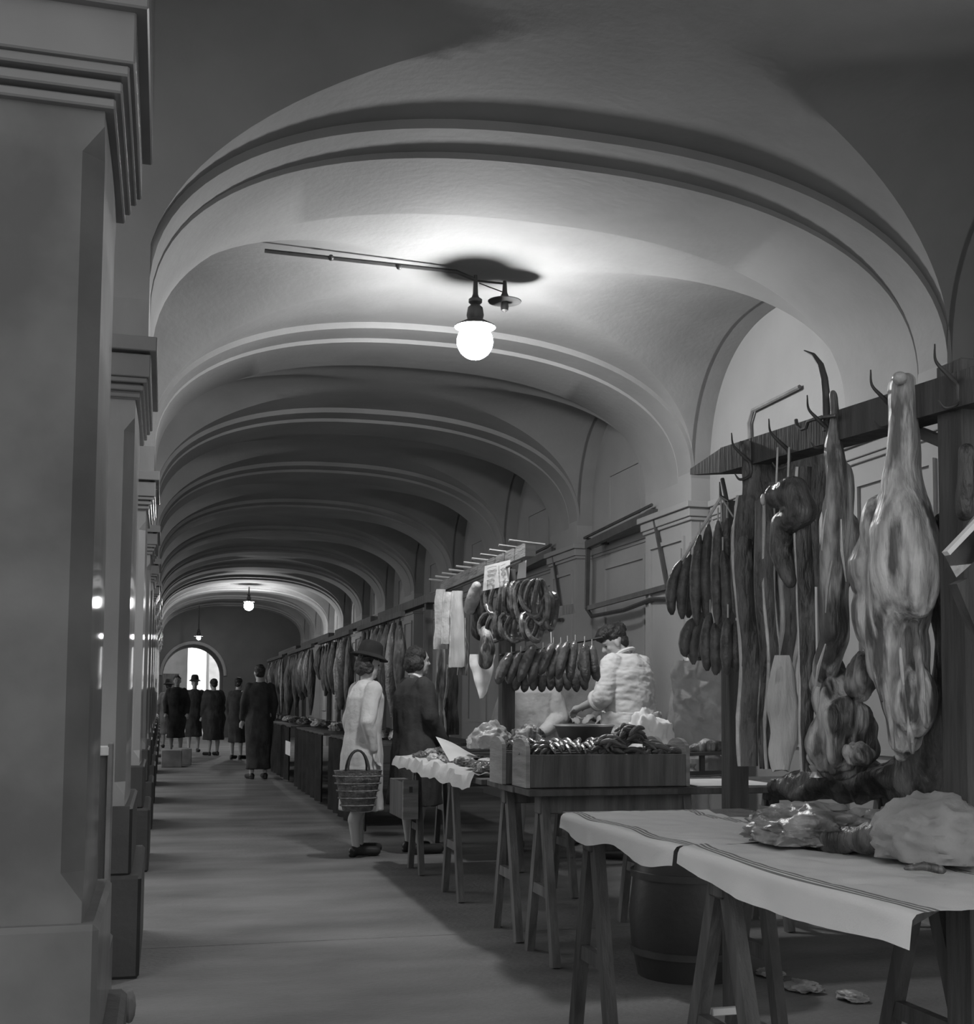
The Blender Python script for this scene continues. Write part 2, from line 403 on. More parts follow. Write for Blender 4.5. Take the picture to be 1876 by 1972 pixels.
for t_ in (.3, .62):
    q = pa.lerp(Vector((1.93, 7.86, 4.0)), t_) + Vector((0, 0, .012)); link('clip', ell(mb(), q, (.02, .02, .02), seg=8), IRON, cp)
wc = thing('wall_conduit', 'bent grey conduit pipe on the first lunette wall above the hooks', 'pipe', (4.18, 7.6, 3.4))
link('pipe', tube(mb(), [at(1445, 870, X=4.18), at(1443, 815, X=4.18), at(1450, 790, X=4.18), at(1540, 745, X=4.18)], .016, 6), COATM, wc)

# wall rack of iron rails (bays three and four)
def wall_rack(label, P):
    c = P[0]; r = thing('wall_rack', label, 'rack', c)
    x = XWALL - .19
    q = {k: at(*v, X=x) for k, v in dict(ta=(1131, 1050), tb=(1262, 988), ba=(1130, 1172), bb=(1285, 1130), la=(1140, 1187), lb=(1290, 1153), ca=(1133, 1036), cb=(1257, 980)).items()}
    d = Vector(P[1])
    for k in q: q[k] = q[k] + d
    link('top_rail', bar(mb(), q['ta'], q['tb'], .05, .075), IRON, r, False)
    link('hook_rail', tube(mb(), [q['ta'] + Vector((-.03, 0, .07)), q['tb'] + Vector((-.03, 0, .07))], .014, 6), IRON, r)
    link('bottom_rail', bar(mb(), q['ba'], q['bb'], .03, .045), IRON, r, False)
    link('hanger', bar(mb(), q['ca'], q['ba'], .04), IRON, r, False)
    link('hanger', bar(mb(), q['cb'], q['bb'], .028), IRON, r, False)
    mid = q['la'].lerp(q['lb'], .45) + Vector((0, 0, -.01)); m2 = q['la'].lerp(q['lb'], .8) + Vector((0, 0, .03))
    link('lower_pipe', tube(mb(), [q['ba'], q['la'], mid, m2, q['lb']], .02, 6), IRON, r)
    for s_ in (0, 1):
        z = q['ta'].lerp(q['tb'], .1 + .8*s_); link('bracket', bar(mb(), z, (XWALL, z.y, z.z), .03), IRON, r, False)
wall_rack('iron meat rail rack on the right wall above the person in pale shirt', [(4.0, 10.7, 2.4), (0, 0, 0)])
wall_rack('second iron rail rack on the right wall, farther along behind the sausage rack', [(4.0, 13.6, 2.4), (0, 2.9, .0)])

# things beside the left piers
boxo_ = boxo('guard_stone', (-.62, 3.62, 0), (-.135, 4.15, .50), PIERF, None, .03); tag(boxo_, 'squat grey guard stone standing just past the nearest pier', 'stone')
b2 = link('paper_scrap', ell(mb(), at(249, 1938, Y=4.35), (.022, .05, .055), seg=10), COATM); tag(b2, 'small crumpled pale paper at the foot of the left piers', 'paper')
nb = thing('notice_board', 'narrow framed notice board standing edge-on beside the nearest pier', 'board', (-.2, 4.3, 0))
boxo('board', (-.36, 4.3, .43), (-.168, 4.33, 1.02), WOODD, nb); boxo('frame', (-.172, 4.28, .43), (-.155, 4.35, 1.06), COATM, nb); boxo('top_rail', (-.37, 4.28, 1.02), (-.165, 4.35, 1.05), PAPER, nb)
for xx in (-.34, -.19): boxo('leg', (xx, 4.29, 0), (xx + .025, 4.34, .44), WOODD, nb)

# ------------------------------------------------------------------ trestle tables
def trestle(x0, x1, y, z, spread, label, group, m=WOOD):
    t = thing('trestle', label, 'trestle', ((x0+x1)/2, y, 0), group)
    boxo('beam', (x0 - .03, y - .04, z - .09), (x1 + .03, y + .04, z), m, t, .006)
    for x in (x0, x1):
        for s in (-1, 1): link('leg', bar(mb(), (x, y + s*.02, z - .02), (x, y + s*spread, 0), .052, .038), m, t, False)
        link('brace', bar(mb(), (x, y - spread*.6, .32), (x, y + spread*.6, .32), .03, .05), m, t, False)
    return t
for k, (y, sp, lb) in enumerate(((5.66, .21, 'nearest trestle under the sausage stall, its legs close together'), (6.28, .22, 'second trestle of the sausage stall, just behind the nearest'), (7.54, .22, 'third trestle, under the middle of the sausage stall'), (8.7, .2, 'last trestle, under the far end of the sausage stall by the raincoat'))):
    trestle(1.735, 2.45, y, .765, sp, lb, 'trestles under the sausage stall')
trestle(3.2, 3.9, 6.2, .765, .21, 'trestle under the right end of the sausage stall', 'trestles under the sausage stall')
def planks(name, label, x0, x1, y0, y1, z, n, m=WOODD, along='y'):
    t = thing('plank_table', label, 'table', ((x0+x1)/2, (y0+y1)/2, z - .03))
    for k in range(n):
        if along == 'y': a, b = x0 + (x1-x0)*k/n + .003, x0 + (x1-x0)*(k+1)/n - .003; boxo('plank', (a, y0 + random.uniform(0, .02), z - .03), (b, y1, z), m, t)
        else: a, b = y0 + (y1-y0)*k/n + .003, y0 + (y1-y0)*(k+1)/n - .003; boxo('plank', (x0 + random.uniform(0, .02), a, z - .03), (x1, b, z), m, t)
    return t
planks('table_top', 'long plank table top of the sausage stall running down the arcade', 1.60, 2.52, 6.32, 8.85, .795, 4)
planks('x', 'plank table at the back of the sausage stall, under the hanging lard', 2.15, 2.95, 8.87, 10.5, .795, 3)
trestle(2.25, 2.85, 10.2, .765, .2, 'trestle at the far back end of the sausage stall', 'trestles under the sausage stall')
planks('table_top', 'plank table top carrying the long wooden boxes, front of the sausage stall', 1.62, 4.0, 5.52, 6.31, .795, 3, along='x')
# near butcher's stall table
t = thing('plank_table', 'plank table top of the nearest butcher stall under the white towels', 'table', (1.75, 3.3, .78))
for k in range(3):
    x0, x1 = 1.41 + .25*k, 1.41 + .25*(k+1) - .006
    bm = mb(); v = []
    for z in (.775, .803):
        v.append([bm.verts.new(p) for p in ((x0, 2.14 + (x0-1.4)*.9, z), (x1, 2.14 + (x1-1.4)*.9, z), (x1, 4.36, z), (x0, 4.36, z))])
    bm.faces.new(v[0][::-1]); bm.faces.new(v[1])
    for i in range(4): bm.faces.new((v[0][i], v[0][(i+1) % 4], v[1][(i+1) % 4], v[1][i]))
    link('plank', bm, WOODD, t, False)
trestle(1.46, 2.08, 3.1, .775, .28, 'near trestle under the nearest butcher stall', 'trestles under the nearest butcher stall', WOODD)
trestle(1.46, 2.08, 4.15, .775, .2, 'farther trestle under the nearest butcher stall', 'trestles under the nearest butcher stall', WOODD)
tk = boxo('wooden_tag', (1.50, 3.26, .33), (1.58, 3.28, .35), PAPER, None, .002); tag(tk, 'small pale strip fixed low between the near trestle legs', 'strip')

# striped towels (UV u = distance from the hem)
def towel_mat():
    m = bpy.data.materials.new('striped_towel'); m.use_nodes = True; nt = m.node_tree; n = nt.nodes; l = nt.links
    b = n['Principled BSDF']; b.inputs['Roughness'].default_value = .9
    uv = n.new('ShaderNodeUVMap'); sx = n.new('ShaderNodeSeparateXYZ'); l.new(uv.outputs[0], sx.inputs[0])
    tot = None
    for c in (.092, .106, .120, .52, .534, .548):
        s = n.new('ShaderNodeMath'); s.operation = 'SUBTRACT'; l.new(sx.outputs[0], s.inputs[0]); s.inputs[1].default_value = c
        a = n.new('ShaderNodeMath'); a.operation = 'ABSOLUTE'; l.new(s.outputs[0], a.inputs[0])
        k = n.new('ShaderNodeMath'); k.operation = 'LESS_THAN'; l.new(a.outputs[0], k.inputs[0]); k.inputs[1].default_value = .0042
        if tot is None: tot = k
        else:
            q = n.new('ShaderNodeMath'); q.operation = 'MAXIMUM'; l.new(tot.outputs[0], q.inputs[0]); l.new(k.outputs[0], q.inputs[1]); tot = q
    mx = n.new('ShaderNodeMixRGB'); mx.inputs[1].default_value = (.88, .88, .88, 1); mx.inputs[2].default_value = (.28, .28, .28, 1)
    l.new(tot.outputs[0], mx.inputs[0]); l.new(mx.outputs[0], b.inputs['Base Color'])
    tc = n.new('ShaderNodeTexCoord'); nz = n.new('ShaderNodeTexNoise'); nz.inputs['Scale'].default_value = 260; l.new(tc.outputs['Object'], nz.inputs['Vector'])
    bp = n.new('ShaderNodeBump'); bp.inputs['Strength'].default_value = .3; bp.inputs['Distance'].default_value = .003; l.new(nz.outputs['Fac'], bp.inputs['Height']); l.new(bp.outputs[0], b.inputs['Normal'])
    return m
TOWEL = towel_mat()
def towel(label, y0, y1, W, Lf, x_edge=1.40, z=.806, seed=0, skew=0, group=None):
    nu, nv = 60, 44; bm = mb(); uvl = bm.loops.layers.uv.new('UVMap'); V = []; D = {}
    for i in range(nu+1):
        s = i/nu; row = []
        for j in range(nv+1):
            d = W*j/nv; L = Lf(s)
            y = y0 + (y1-y0)*s + skew*max(0, d - L)
            wv = N(s*7 + seed, d*5, 3)*.012 + N(s*18, d*14, seed)*.005
            RB = .022
            if d < L:
                h = L - d; aa = min(h/RB, PI/2); x = x_edge - RB*math.sin(aa); zz = z + .004 - RB*(1 - math.cos(aa)); h2 = max(0, h - RB*PI/2); zz -= h2; x += -.12*h2 + wv*min(1, h2*20)
            else: x = x_edge + (d - L); zz = z + .004 + abs(wv)*min(1, (d-L)*12)
            v = bm.verts.new((x, y, zz)); D[v] = (d, s); row.append(v)
        V.append(row)
    for i in range(nu):
        for j in range(nv):
            f = bm.faces.new((V[i][j], V[i+1][j], V[i+1][j+1], V[i][j+1]))
            for lp in f.loops: lp[uvl].uv = D[lp.vert]
    bmesh.ops.solidify(bm, geom=bm.faces[:], thickness=.003)
    o = link('towel', bm, TOWEL); return tag(o, label, 'towel', group)
towel('large white striped towel hanging over the near corner of the butcher table', 3.22, 2.10, .62, lambda s: .06 + .03*math.sin(PI*min(s*1.1, 1)) + .022*s, seed=2, skew=.92*0 + .0)
towel('smaller white striped towel on the far end of the butcher table', 4.28, 3.25, .6, lambda s: .065 + .03*math.sin(PI*s*1.9)**2, seed=5, z=.803)

# ------------------------------------------------------------------ meat and sausages
ORD = 'first second third fourth fifth sixth seventh eighth ninth tenth eleventh twelfth 13th 14th 15th 16th 17th 18th 19th 20th 21st 22nd'.split()
def salami(p, L, r, lean=(0, 0), label='', group='', cat='sausage', m=SALM, bend=.0, strlen=.1):
    p = Vector(p); t = thing('salami', label, cat, p, group)
    pts = []; rr = []
    for k in range(13):
        u = k/12; c = Vector((lean[0]*u + bend*math.sin(PI*u), lean[1]*u, -L*u))
        pts.append(p + c); e = min(1, math.sin(PI*min(max(u, .0), 1))**.35 if 0 < u < 1 else 0); rr.append(max(.006, r*e*(1 + .05*math.sin(u*25 + p.x*40))))
    link('casing', tube(mb(), pts, rr, 10), m, t)
    link('string', tube(mb(), [p + Vector((0, 0, strlen)), p + Vector((0, 0, -.01))], .0035, 5), STRING, t)
    return t
def slab(name, label, px0, px1, py0, py1, X=None, th=.05, m=MEATM, cat='meat', group=None, taper=(1, 1, 1), seed=0, Y=None, edge=True, wave=.03):
    """a hanging flitch: a thick wavy plate between two pixel columns and rows, with a rind along one edge"""
    tp = at((px0+px1)/2, py0, X=X, Y=Y); bt = at((px0+px1)/2, py1, X=tp.x); 
    dep = (tp - EYE).dot(FW); wd = (px1 - px0)/F_PX*dep; H = at((px0+px1)/2, py0, X=tp.x).z - bt.z
    c = tp; side = Vector((RT.x, RT.y, 0)).normalized(); nrm = Vector((-side.y, side.x, 0)) * -1
    root = thing(name, label, cat, tp, group)
    nz_ = 22; ns = 12
    def W(u):
        a, b_, d_ = taper; return (a*(1-u)**2 + 2*b_*u*(1-u) + d_*u*u)
    bm = mb(); R = []
    for i in range(nz_+1):
        u = i/nz_; ww = wd*W(u)*(1 + .08*N(u*5, seed, 2)); tt = th*(.55 + .45*math.sin(PI*min(1, u + .15)))
        off = wave*N(u*2.5, seed, 7); ring = []
        for k in range(ns):
            a = 2*PI*k/ns; ca, sa = math.cos(a), math.sin(a)
            q = c + side*(ca*abs(ca)**-.4*ww/2 if abs(ca) > 1e-3 else 0) + side*off + nrm*(sa*tt/2 + .012*N(ca*3, u*6, seed)); q = Vector((q.x, q.y, tp.z - H*u + .02*N(ca*2, seed, 1)*(i > nz_-2)))
            ring.append(bm.verts.new(q))
        R.append(ring)
    for a, b in zip(R, R[1:]):
        for k in range(ns): bm.faces.new((a[k], a[(k+1) % ns], b[(k+1) % ns], b[k]))
    bm.faces.new(R[0][::-1]); bm.faces.new(R[-1])
    link('flesh', bm, m, root, True, 60)
    if edge:
        for sgn in ((-1,) if seed % 2 else (1, -.2)):
            pts = []
            for i in range(nz_+1):
                u = i/nz_; ww = wd*W(u)*(1 + .08*N(u*5, seed, 2)); off = wave*N(u*2.5, seed, 7)
                q = c + side*(sgn*ww/2*.9 + off) + nrm*(.42*th if abs(sgn) < 1 else .1*th); pts.append(Vector((q.x, q.y, tp.z - H*u)))
            link('rind', tube(mb(), pts, [min(.011, wd*.09)*(1 + .4*N(i*.7, seed)) for i in range(len(pts))], 6), FAT, root)
    return root
def hook(p, label, s=1.0, group=None, tall=.0):
    p = Vector(p); t = thing('meat_hook', label, 'hook', p, group)
    pts = [p + Vector((-.10*s, -.02, .13*s + tall)), p + Vector((-.075*s, 0, .07*s + tall*.7)), p + Vector((-.03*s, 0, .025*s + tall*.3)), p, p + Vector((.02, 0, -.02)), p + Vector((.02, 0, -.10*s)), p + Vector((-.02, 0, -.13*s)), p + Vector((-.04, 0, -.10*s))]
    link('shank', tube(mb(), curve(pts), rads([.002, .004, .006, .007, .007, .006, .005, .002]), 7), IRON, t); return t

# near butcher rack: posts and the hooked beam
rk = thing('butcher_rack', 'heavy dark timber rack of the nearest butcher stall, with hooked beam', 'rack', (2.08, 3.6, 0))
ba = at(1338, 909, Y=4.62); bb = at(1876, 752, Y=2.8)
dirb = (bb - ba).normalized()
bm = mb(); bar(bm, ba + dirb*.35, bb + dirb*.25, .10, .095); 
link('beam', bm, WOODD, rk, False)
bm = mb(); v0 = ba; s_, t_ = frame(dirb)
va = [bm.verts.new(ba + s_*i*.02 + t_*j*.012) for i, j in ((-1,-1),(1,-1),(1,1),(-1,1))]; vb = [bm.verts.new(ba + dirb*.36 + s_*i*.049 + t_*j*.047) for i, j in ((-1,-1),(1,-1),(1,1),(-1,1))]
bm.faces.new(va[::-1]); bm.faces.new(vb)
for i in range(4): bm.faces.new((va[i], va[(i+1) % 4], vb[(i+1) % 4], vb[i]))
link('beam_tip', bm, WOODD, rk, False)
pn = at(1858, 900, Y=2.85)
boxo('post', (pn.x - .028, pn.y - .03, 0), (pn.x + .10, pn.y + .08, 2.13), WOODD, rk)
boxo('post', (2.12, 4.44, 0), (2.20, 4.52, 2.0), WOODD, rk)
link('brace', bar(mb(), at(1770, 832, X=2.1), at(1850, 865, X=2.12), .03), IRON, rk, False)
link('upper_rod', bar(mb(), at(1640, 800, X=2.12), at(1700, 785, X=2.12), .014), IRON, rk, False)
link('upper_rod', tube(mb(), [at(1640, 795, X=2.1), at(1760, 772, X=2.1)], .012, 6), IRON, rk)
bh = thing('big_hook', 'long curved iron hook rising highest from the butcher beam', 'hook', at(1590, 800, X=2.0))
link('rod', tube(mb(), [at(x, y, X=2.0) for x, y in ((1549, 675), (1567, 683), (1581, 703), (1588, 730), (1591, 760), (1592, 800), (1592, 830))], [.002, .006, .010, .012, .013, .013, .012], 8), IRON, bh)
sh = thing('swivel_hook', 'thin iron rod ending in an open hook, left of the tall hook', 'hook', at(1570, 808, X=2.0))
link('rod', tube(mb(), [at(x, y, X=1.98) for x, y in ((1533, 808), (1535, 820), (1544, 827), (1552, 824), (1556, 812), (1566, 808), (1590, 803), (1612, 800))], .0062, 6), IRON, sh)
for q, lb in (((1435, 881), 'first small curved hook on the butcher beam, above the bacon strips'), ((1508, 857), 'second small curved hook on the butcher beam'), ((1707, 772), 'small curved hook beside the pale carcass hock'), ((1583, 815), 'short pointed hook at the foot of the tall hook'), ((1832, 728), 'small curved hook near the dark post')):
    hook(at(*q, X=1.98), lb, .62, 'small hooks on the butcher beam')

# carcass: leg of a side of meat with hock, haunch and ribs
def bodyof(name, label, pts, m, voxel, disp, seed, cat='carcass', extra=(), zs=.35, ds=12):
    """pts: (px, py, half width in px, X depth plane, flatness)"""
    top = at(pts[0][0], pts[0][1], X=pts[0][3]); root = thing(name, label, cat, top)
    bm = mb(); P = []
    for x, y, hw, X in pts:
        q = at(x, y, X=X); P.append((q, hw/F_PX*(q - EYE).dot(FW)))
    for (a, ra), (b, rb) in zip(P, P[1:]): capsule(bm, a, b, ra, rb, 14)
    for x, y, rx, rz, X in extra:
        q = at(x, y, X=X); k = (q - EYE).dot(FW)/F_PX; ell(bm, q, (rx*k, rx*k*.8, rz*k))
    solid('flesh', bm, m, root, voxel, 2, disp, ds, seed, (1, 1, zs)); return root
c1 = bodyof('carcass', 'large pale skinned side of meat hanging by its hock at the right', [(1735, 745, 24, 1.98), (1737, 790, 27, 1.98), (1738, 840, 33, 1.98), (1735, 900, 36, 1.98), (1735, 960, 48, 1.98), (1740, 1030, 66, 1.98), (1745, 1090, 74, 1.99), (1730, 1150, 68, 1.99), (1722, 1210, 58, 1.99), (1735, 1290, 52, 2.0), (1750, 1360, 50, 2.0), (1745, 1420, 32, 2.0), (1735, 1455, 12, 2.0)],
    FLESH, .007, .012, 1, extra=((1708, 1030, 58, 85, 1.98), (1698, 1095, 68, 85, 1.98), (1700, 1180, 62, 90, 1.985), (1768, 1095, 48, 100, 1.99), (1764, 1350, 46, 75, 2.0), (1700, 1260, 34, 60, 1.98), (1740, 735, 22, 16, 1.98)))
link('tendon', tube(mb(), [at(1712, 950, X=1.95), at(1690, 1000, X=1.95), at(1665, 1040, X=1.95), at(1640, 1072, X=1.95)], [.004, .009, .007, .004], 6), FAT, c1)
link('bone', ell(mb(), at(1733, 728, X=1.95), (.022, .018, .018)), FAT, c1)
for k, (pts, w_) in enumerate(((((1660, 1180), (1668, 1230), (1690, 1290), (1700, 1350)), 9), (((1685, 1220), (1700, 1290), (1712, 1360), (1722, 1440)), 8), (((1760, 1200), (1770, 1280), (1775, 1350), (1785, 1400)), 10), (((1735, 1250), (1742, 1330), (1750, 1400), (1757, 1450)), 7))):
    P = [at(x, y, X=1.935 + .02*(k == 2)) for x, y in pts]; bm = mb()
    for a_, b_ in zip(P, P[1:]): capsule(bm, a_, b_, w_/900, w_/1000*.9, 10)
    solid('flank_strip', bm, FLESH if k % 2 else MEATM, c1, .006, 2, .006, 25, k, (1, 1, .4))
c2 = bodyof('carcass', 'slimmer dark-streaked leg of meat hanging left of the large carcass', [(1607, 760, 10, 2.0), (1610, 800, 12, 2.0), (1606, 860, 17, 2.0), (1612, 930, 22, 2.0), (1612, 1000, 28, 2.0), (1606, 1080, 32, 2.0), (1602, 1160, 34, 2.0), (1606, 1220, 30, 2.0), (1590, 1290, 24, 2.0), (1570, 1330, 10, 2.0)], MEATM, .007, .012, 4, extra=((1630, 950, 18, 60, 2.03), (1640, 1060, 24, 70, 2.05), (1595, 980, 14, 30, 1.98)))
for xa, ya, xb, yb in ((1592, 980, 1583, 1060), (1603, 1080, 1590, 1180), (1620, 1000, 1630, 1120), (1590, 1240, 1570, 1325)):
    link('sinew', tube(mb(), [at(xa, ya, X=1.91), at((xa+xb)/2 - 3, (ya+yb)/2, X=1.905), at(xb, yb, X=1.92)], [.002, .006, .002], 5), FAT, c2)
bodyof('offal', 'dark glistening pluck hanging below the slim leg', [(1600, 1270, 16, 2.04), (1610, 1330, 40, 2.04), (1625, 1390, 56, 2.04), (1620, 1440, 58, 2.04), (1600, 1468, 40, 2.04)], MEATM, .008, .028, 6, cat='meat', ds=20, extra=((1575, 1450, 25, 25, 2.0), (1660, 1300, 30, 50, 2.06), (1655, 1450, 35, 22, 2.0)))
bodyof('meat_joint', 'dark joint hanging behind the large carcass at far right', [(1812, 1000, 14, 2.12), (1812, 1060, 26, 2.14), (1815, 1150, 30, 2.14), (1822, 1240, 24, 2.14), (1820, 1330, 34, 2.14), (1800, 1420, 60, 2.14), (1780, 1500, 60, 2.14)], MEATD, .01, .015, 8, cat='meat')
bodyof('meat_joint', 'small dark joint hanging over the post at the right edge', [(1862, 870, 14, 1.98), (1862, 930, 18, 1.98), (1858, 985, 18, 1.98)], MEATD, .006, .01, 9, cat='meat')
bodyof('meat_joint', 'mottled pale piece at the right edge behind the dark post', [(1865, 1290, 8, 2.3), (1862, 1330, 14, 2.3), (1858, 1365, 16, 2.3)], MEATM, .008, .01, 10, cat='meat')
bodyof('dark_mass', 'heap of dark offcuts on the butcher table behind the carcass', [(1500, 1520, 22, 2.15), (1600, 1505, 34, 2.2), (1700, 1500, 40, 2.25), (1800, 1495, 52, 2.3), (1876, 1500, 60, 2.35)], MEATD, .011, .04, 11, cat='meat', zs=1, ds=9)
# light tilted boards of the scale at the right edge
bd = thing('price_board', 'pale slatted board tilted at the right edge of the stall', 'board', at(1850, 1060, X=2.0))
q = [at(x, y, Y=2.62) for x, y in ((1818, 1068), (1900, 962), (1900, 1060), (1842, 1112))]
bm = mb(); v = [bm.verts.new(p) for p in q]; bm.faces.new(v); bmesh.ops.solidify(bm, geom=bm.faces[:], thickness=.012); link('panel', bm, PAPERD, bd, False)
link('lath', bar(mb(), at(1822, 1066, Y=2.6), at(1900, 985, Y=2.6), .022, .012), PAPER, bd, False)
link('stay', bar(mb(), at(1845, 1120, Y=2.64), at(1895, 1240, Y=2.64), .035), WOODD, bd, False)

# bacon flitches
slab('bacon_flitch', 'long dark streaky bacon flitch, leftmost of the hanging strips', 1415, 1462, 955, 1475, X=2.0, th=.05, m=MEATD, seed=1, group='bacon strips on the butcher beam', taper=(.8, 1.1, .8))
slab('bacon_flitch', 'long narrow bacon flitch with bright rind, second from the left', 1452, 1492, 965, 1480, X=1.97, th=.045, m=MEATD, seed=2, group='bacon strips on the butcher beam', taper=(.9, 1.1, .7))
slab('bacon_flitch', 'broad dark bacon flitch folded over a cord, third strip', 1470, 1540, 930, 1300, X=2.05, th=.05, m=MEATD, seed=4, group='bacon strips on the butcher beam', taper=(.8, 1.1, .9))
slab('bacon_flitch', 'long thin bacon flitch with a pale line down its middle, right-hand strip', 1530, 1568, 900, 1485, X=1.99, th=.045, m=MEATD, seed=3, group='bacon strips on the butcher beam', taper=(.8, 1.1, .6))
slab('pork_belly', 'pale smooth pork belly hanging low between the bacon strips', 1475, 1537, 1262, 1482, X=1.93, th=.035, m=FLESHS, seed=7, edge=False, taper=(.45, 1.6, .55))
slab('lard_slab', 'dark broad slab directly under the beam behind the bacon', 1425, 1590, 850, 1130, X=2.12, th=.04, m=MEATD, seed=9, edge=False, taper=(1, 1, .85))
ht = bodyof('ham', 'rolled ham with a shiny end hanging on two cords under the beam', [(1492, 955, 22, 1.92), (1530, 950, 30, 1.95), (1545, 985, 26, 1.96), (1510, 1010, 26, 1.94), (1505, 1060, 22, 1.94), (1525, 1120, 16, 1.95)], MEATD, .007, .01, 12, cat='ham')
link('cut_face', ell(mb(), at(1470, 962, X=1.90), (.009, .012, .02)), FAT, ht)
for x in (1498, 1520): link('cord', tube(mb(), [at(x, 862, X=1.98), at(x - 3, 940, X=1.92)], .0035, 5), STRING, ht)

# salami bunches on the near rack, two tiers
hk = at(1389, 925, X=2.0)
hb = thing('bunch_hook', 'iron double hook under the beam tip carrying the salami bunch', 'hook', hk)
link('shank', tube(mb(), [at(x, y, X=2.0) for x, y in ((1391, 922), (1396, 945), (1400, 965))], .008, 6), IRON, hb)
link('point', tube(mb(), [at(x, y, X=1.99) for x, y in ((1386, 928), (1388, 955), (1404, 965))], [.002, .006, .005], 6), IRON, hb)
stk = thing('bamboo_stick', 'pale stick slanting down from the bunch hook over the salami', 'stick', at(1345, 1030, X=1.98))
link('stick', tube(mb(), [at(1388, 958, X=2.0), at(1296, 1108, X=1.98)], [.006, .008], 7), CLOTHW, stk)
for x, y in ((1390, 1005), (1412, 995)): tag(link('cord', tube(mb(), [at(1388, 955, X=2.0), at(x, y, X=1.99)], .0035, 5), STRING), 'cord from the bunch hook down to the %s salami' % ('inner' if x < 1400 else 'outer'), 'cord')
tiers = [[(1312, 1080, 105), (1330, 1068, 125), (1348, 1030, 175), (1365, 1010, 190), (1383, 1003, 200), (1400, 998, 205), (1416, 1000, 190), (1322, 1100, 90), (1392, 1060, 150)],
         [(1338, 1190, 75), (1352, 1180, 100), (1368, 1180, 112), (1386, 1185, 112), (1402, 1190, 110), (1418, 1195, 100), (1376, 1200, 100)]]
for ti, T in enumerate(tiers):
    nm = ('upper', 'lower')[ti]
    for k, (x, y, L) in enumerate(T):
        p = at(x, y, X=1.98 + .03*(k % 2)); kk = (p - EYE).dot(FW)/F_PX
        salami(p, L*kk, .024, lean=(-.02 + .004*k - .02*(k < 2), .0), label='dark salami, %s from left, %s tier of the near bunch' % (ORD[k] if k < 7 else ('short front one' if k == 7 else 'inner one'), nm), group='%s tier of salami on the near rack' % nm, bend=-.02 + .004*k, strlen=.05)

# crumpled papers with meat on the near table
def crumple(name, label, c, rx, ry, rz, m, seed, cat='paper', amp=.35, n=5):
    bm = mb(); bmesh.ops.create_icosphere(bm, subdivisions=5, radius=1)
    for v in bm.verts:
        d = v.co.normalized(); q = d*1.25 + Vector((seed, seed*.7, 0))
        r = 1 + amp*(.5 - abs(noise.noise(q))*1.6) + amp*.28*(.5 - abs(noise.noise(q*2.4 + Vector((0, 0, d.z*2))))*2) + .03*noise.noise(q*9)
        v.co = Vector((d.x*rx*r, d.y*ry*r, max(-.3, d.z*r)*rz)) + Vector(c)
    o = link(name, bm, m, None, True, 70); return tag(o, label, cat)
def at_t(px, py, z=.82): return at(px, py, z=z)
c_ = at_t(1600, 1632); crumple('wrapped_meat', 'dark joint in greasy translucent paper lying on the striped towel', (c_.x + .02, c_.y + .12, .845), .15, .20, .07, mat('translucent_paper', .15, .35, .5, 9, .8, 16, spec=.6), 2, amp=.5, cat='parcel')
bodyof('meat_joint', 'flat dark cut of meat showing out of the greasy paper', [(1570, 1620, 22, c_.x), (1630, 1618, 30, c_.x), (1690, 1610, 24, c_.x + .02)], MEATD, .007, .012, 31, cat='meat')
p_ = at(1480, 1570, Y=3.6)
bm = mb(); grid(bm, 30, 16, lambda u, v: at(1462 + 270*u, 1548 + 62*u*(1-u)*.8 + 88*v - 30*v*u, X=1.66 + .22*u + .05*v*0) + Vector((.03*N(u*7, v*5, 1), .02*N(u*9, v*6, 4), .014*N(u*8, v*8, 2))), .002)
tag(link('greasy_paper_sheet', bm, PAPERD), 'stiff crinkled greasy sheet standing up behind the wrapped joint', 'paper')
c_ = at_t(1800, 1672); crumple('paper_bag', 'pale crumpled paper parcel at the right edge of the butcher table', (c_.x + .10, c_.y + .14, .86), .135, .15, .115, mat('kraft_paper', .22, .85, .15, 6, .5, 20), 9, amp=.35, cat='parcel')
bodyof('meat_joint', 'small scraps of meat beside the pale parcel', [(1745, 1672, 8, 1.62), (1780, 1668, 12, 1.66), (1815, 1676, 8, 1.7)], MEATM, .005, .006, 33, cat='meat')

# ------------------------------------------------------------------ platform scale behind the near bacon, with meat
sc = thing('bench_scale', 'dark iron bench scale with open legs standing at the end of the box table', 'scale', at(1375, 1490, z=.8))
za = at(1375, 1488, z=.8); Ys = za.y + .05
def sp(px, py, dy=0): return at(px, py, Y=Ys + dy)
link('platform', bar(mb(), sp(1312, 1452), sp(1448, 1447), .16, .018), IRON, sc, False)
for x in (1315, 1352, 1396): link('leg', bar(mb(), sp(x, 1452), sp(x, 1490), .026), IRON, sc, False)
link('foot_bar', bar(mb(), sp(1322, 1490), sp(1410, 1486), .05, .02), IRON, sc, False)
link('beam_arm', tube(mb(), [sp(1400, 1460), sp(1430, 1462), sp(1450, 1470)], .012, 6), IRON, sc)
for k, x in enumerate((1332, 1574)):
    q = sp(x, 1478, .0) if k == 0 else at(1574, 1486, X=2.0)
    o = thing('metal_weight', ('spool-shaped bright weight under the scale', 'spool-shaped pale weight at the foot of the bacon strips')[k], 'weight', q)
    link('spool', lathe(mb(), (q.x, q.y, q.z - .018), [(.026, 0), (.026, .006), (.017, .018), (.026, .032), (.026, .038)]), STEEL, o)
bodyof('meat_cut', 'flat glistening cut of meat on top of the bench scale', [(1325, 1446, 7, sp(1325, 1446).x), (1360, 1438, 15, sp(1360, 1440).x), (1395, 1440, 14, sp(1395, 1440).x), (1425, 1450, 7, sp(1420, 1450).x)], MEATM, .007, .01, 14, cat='meat')
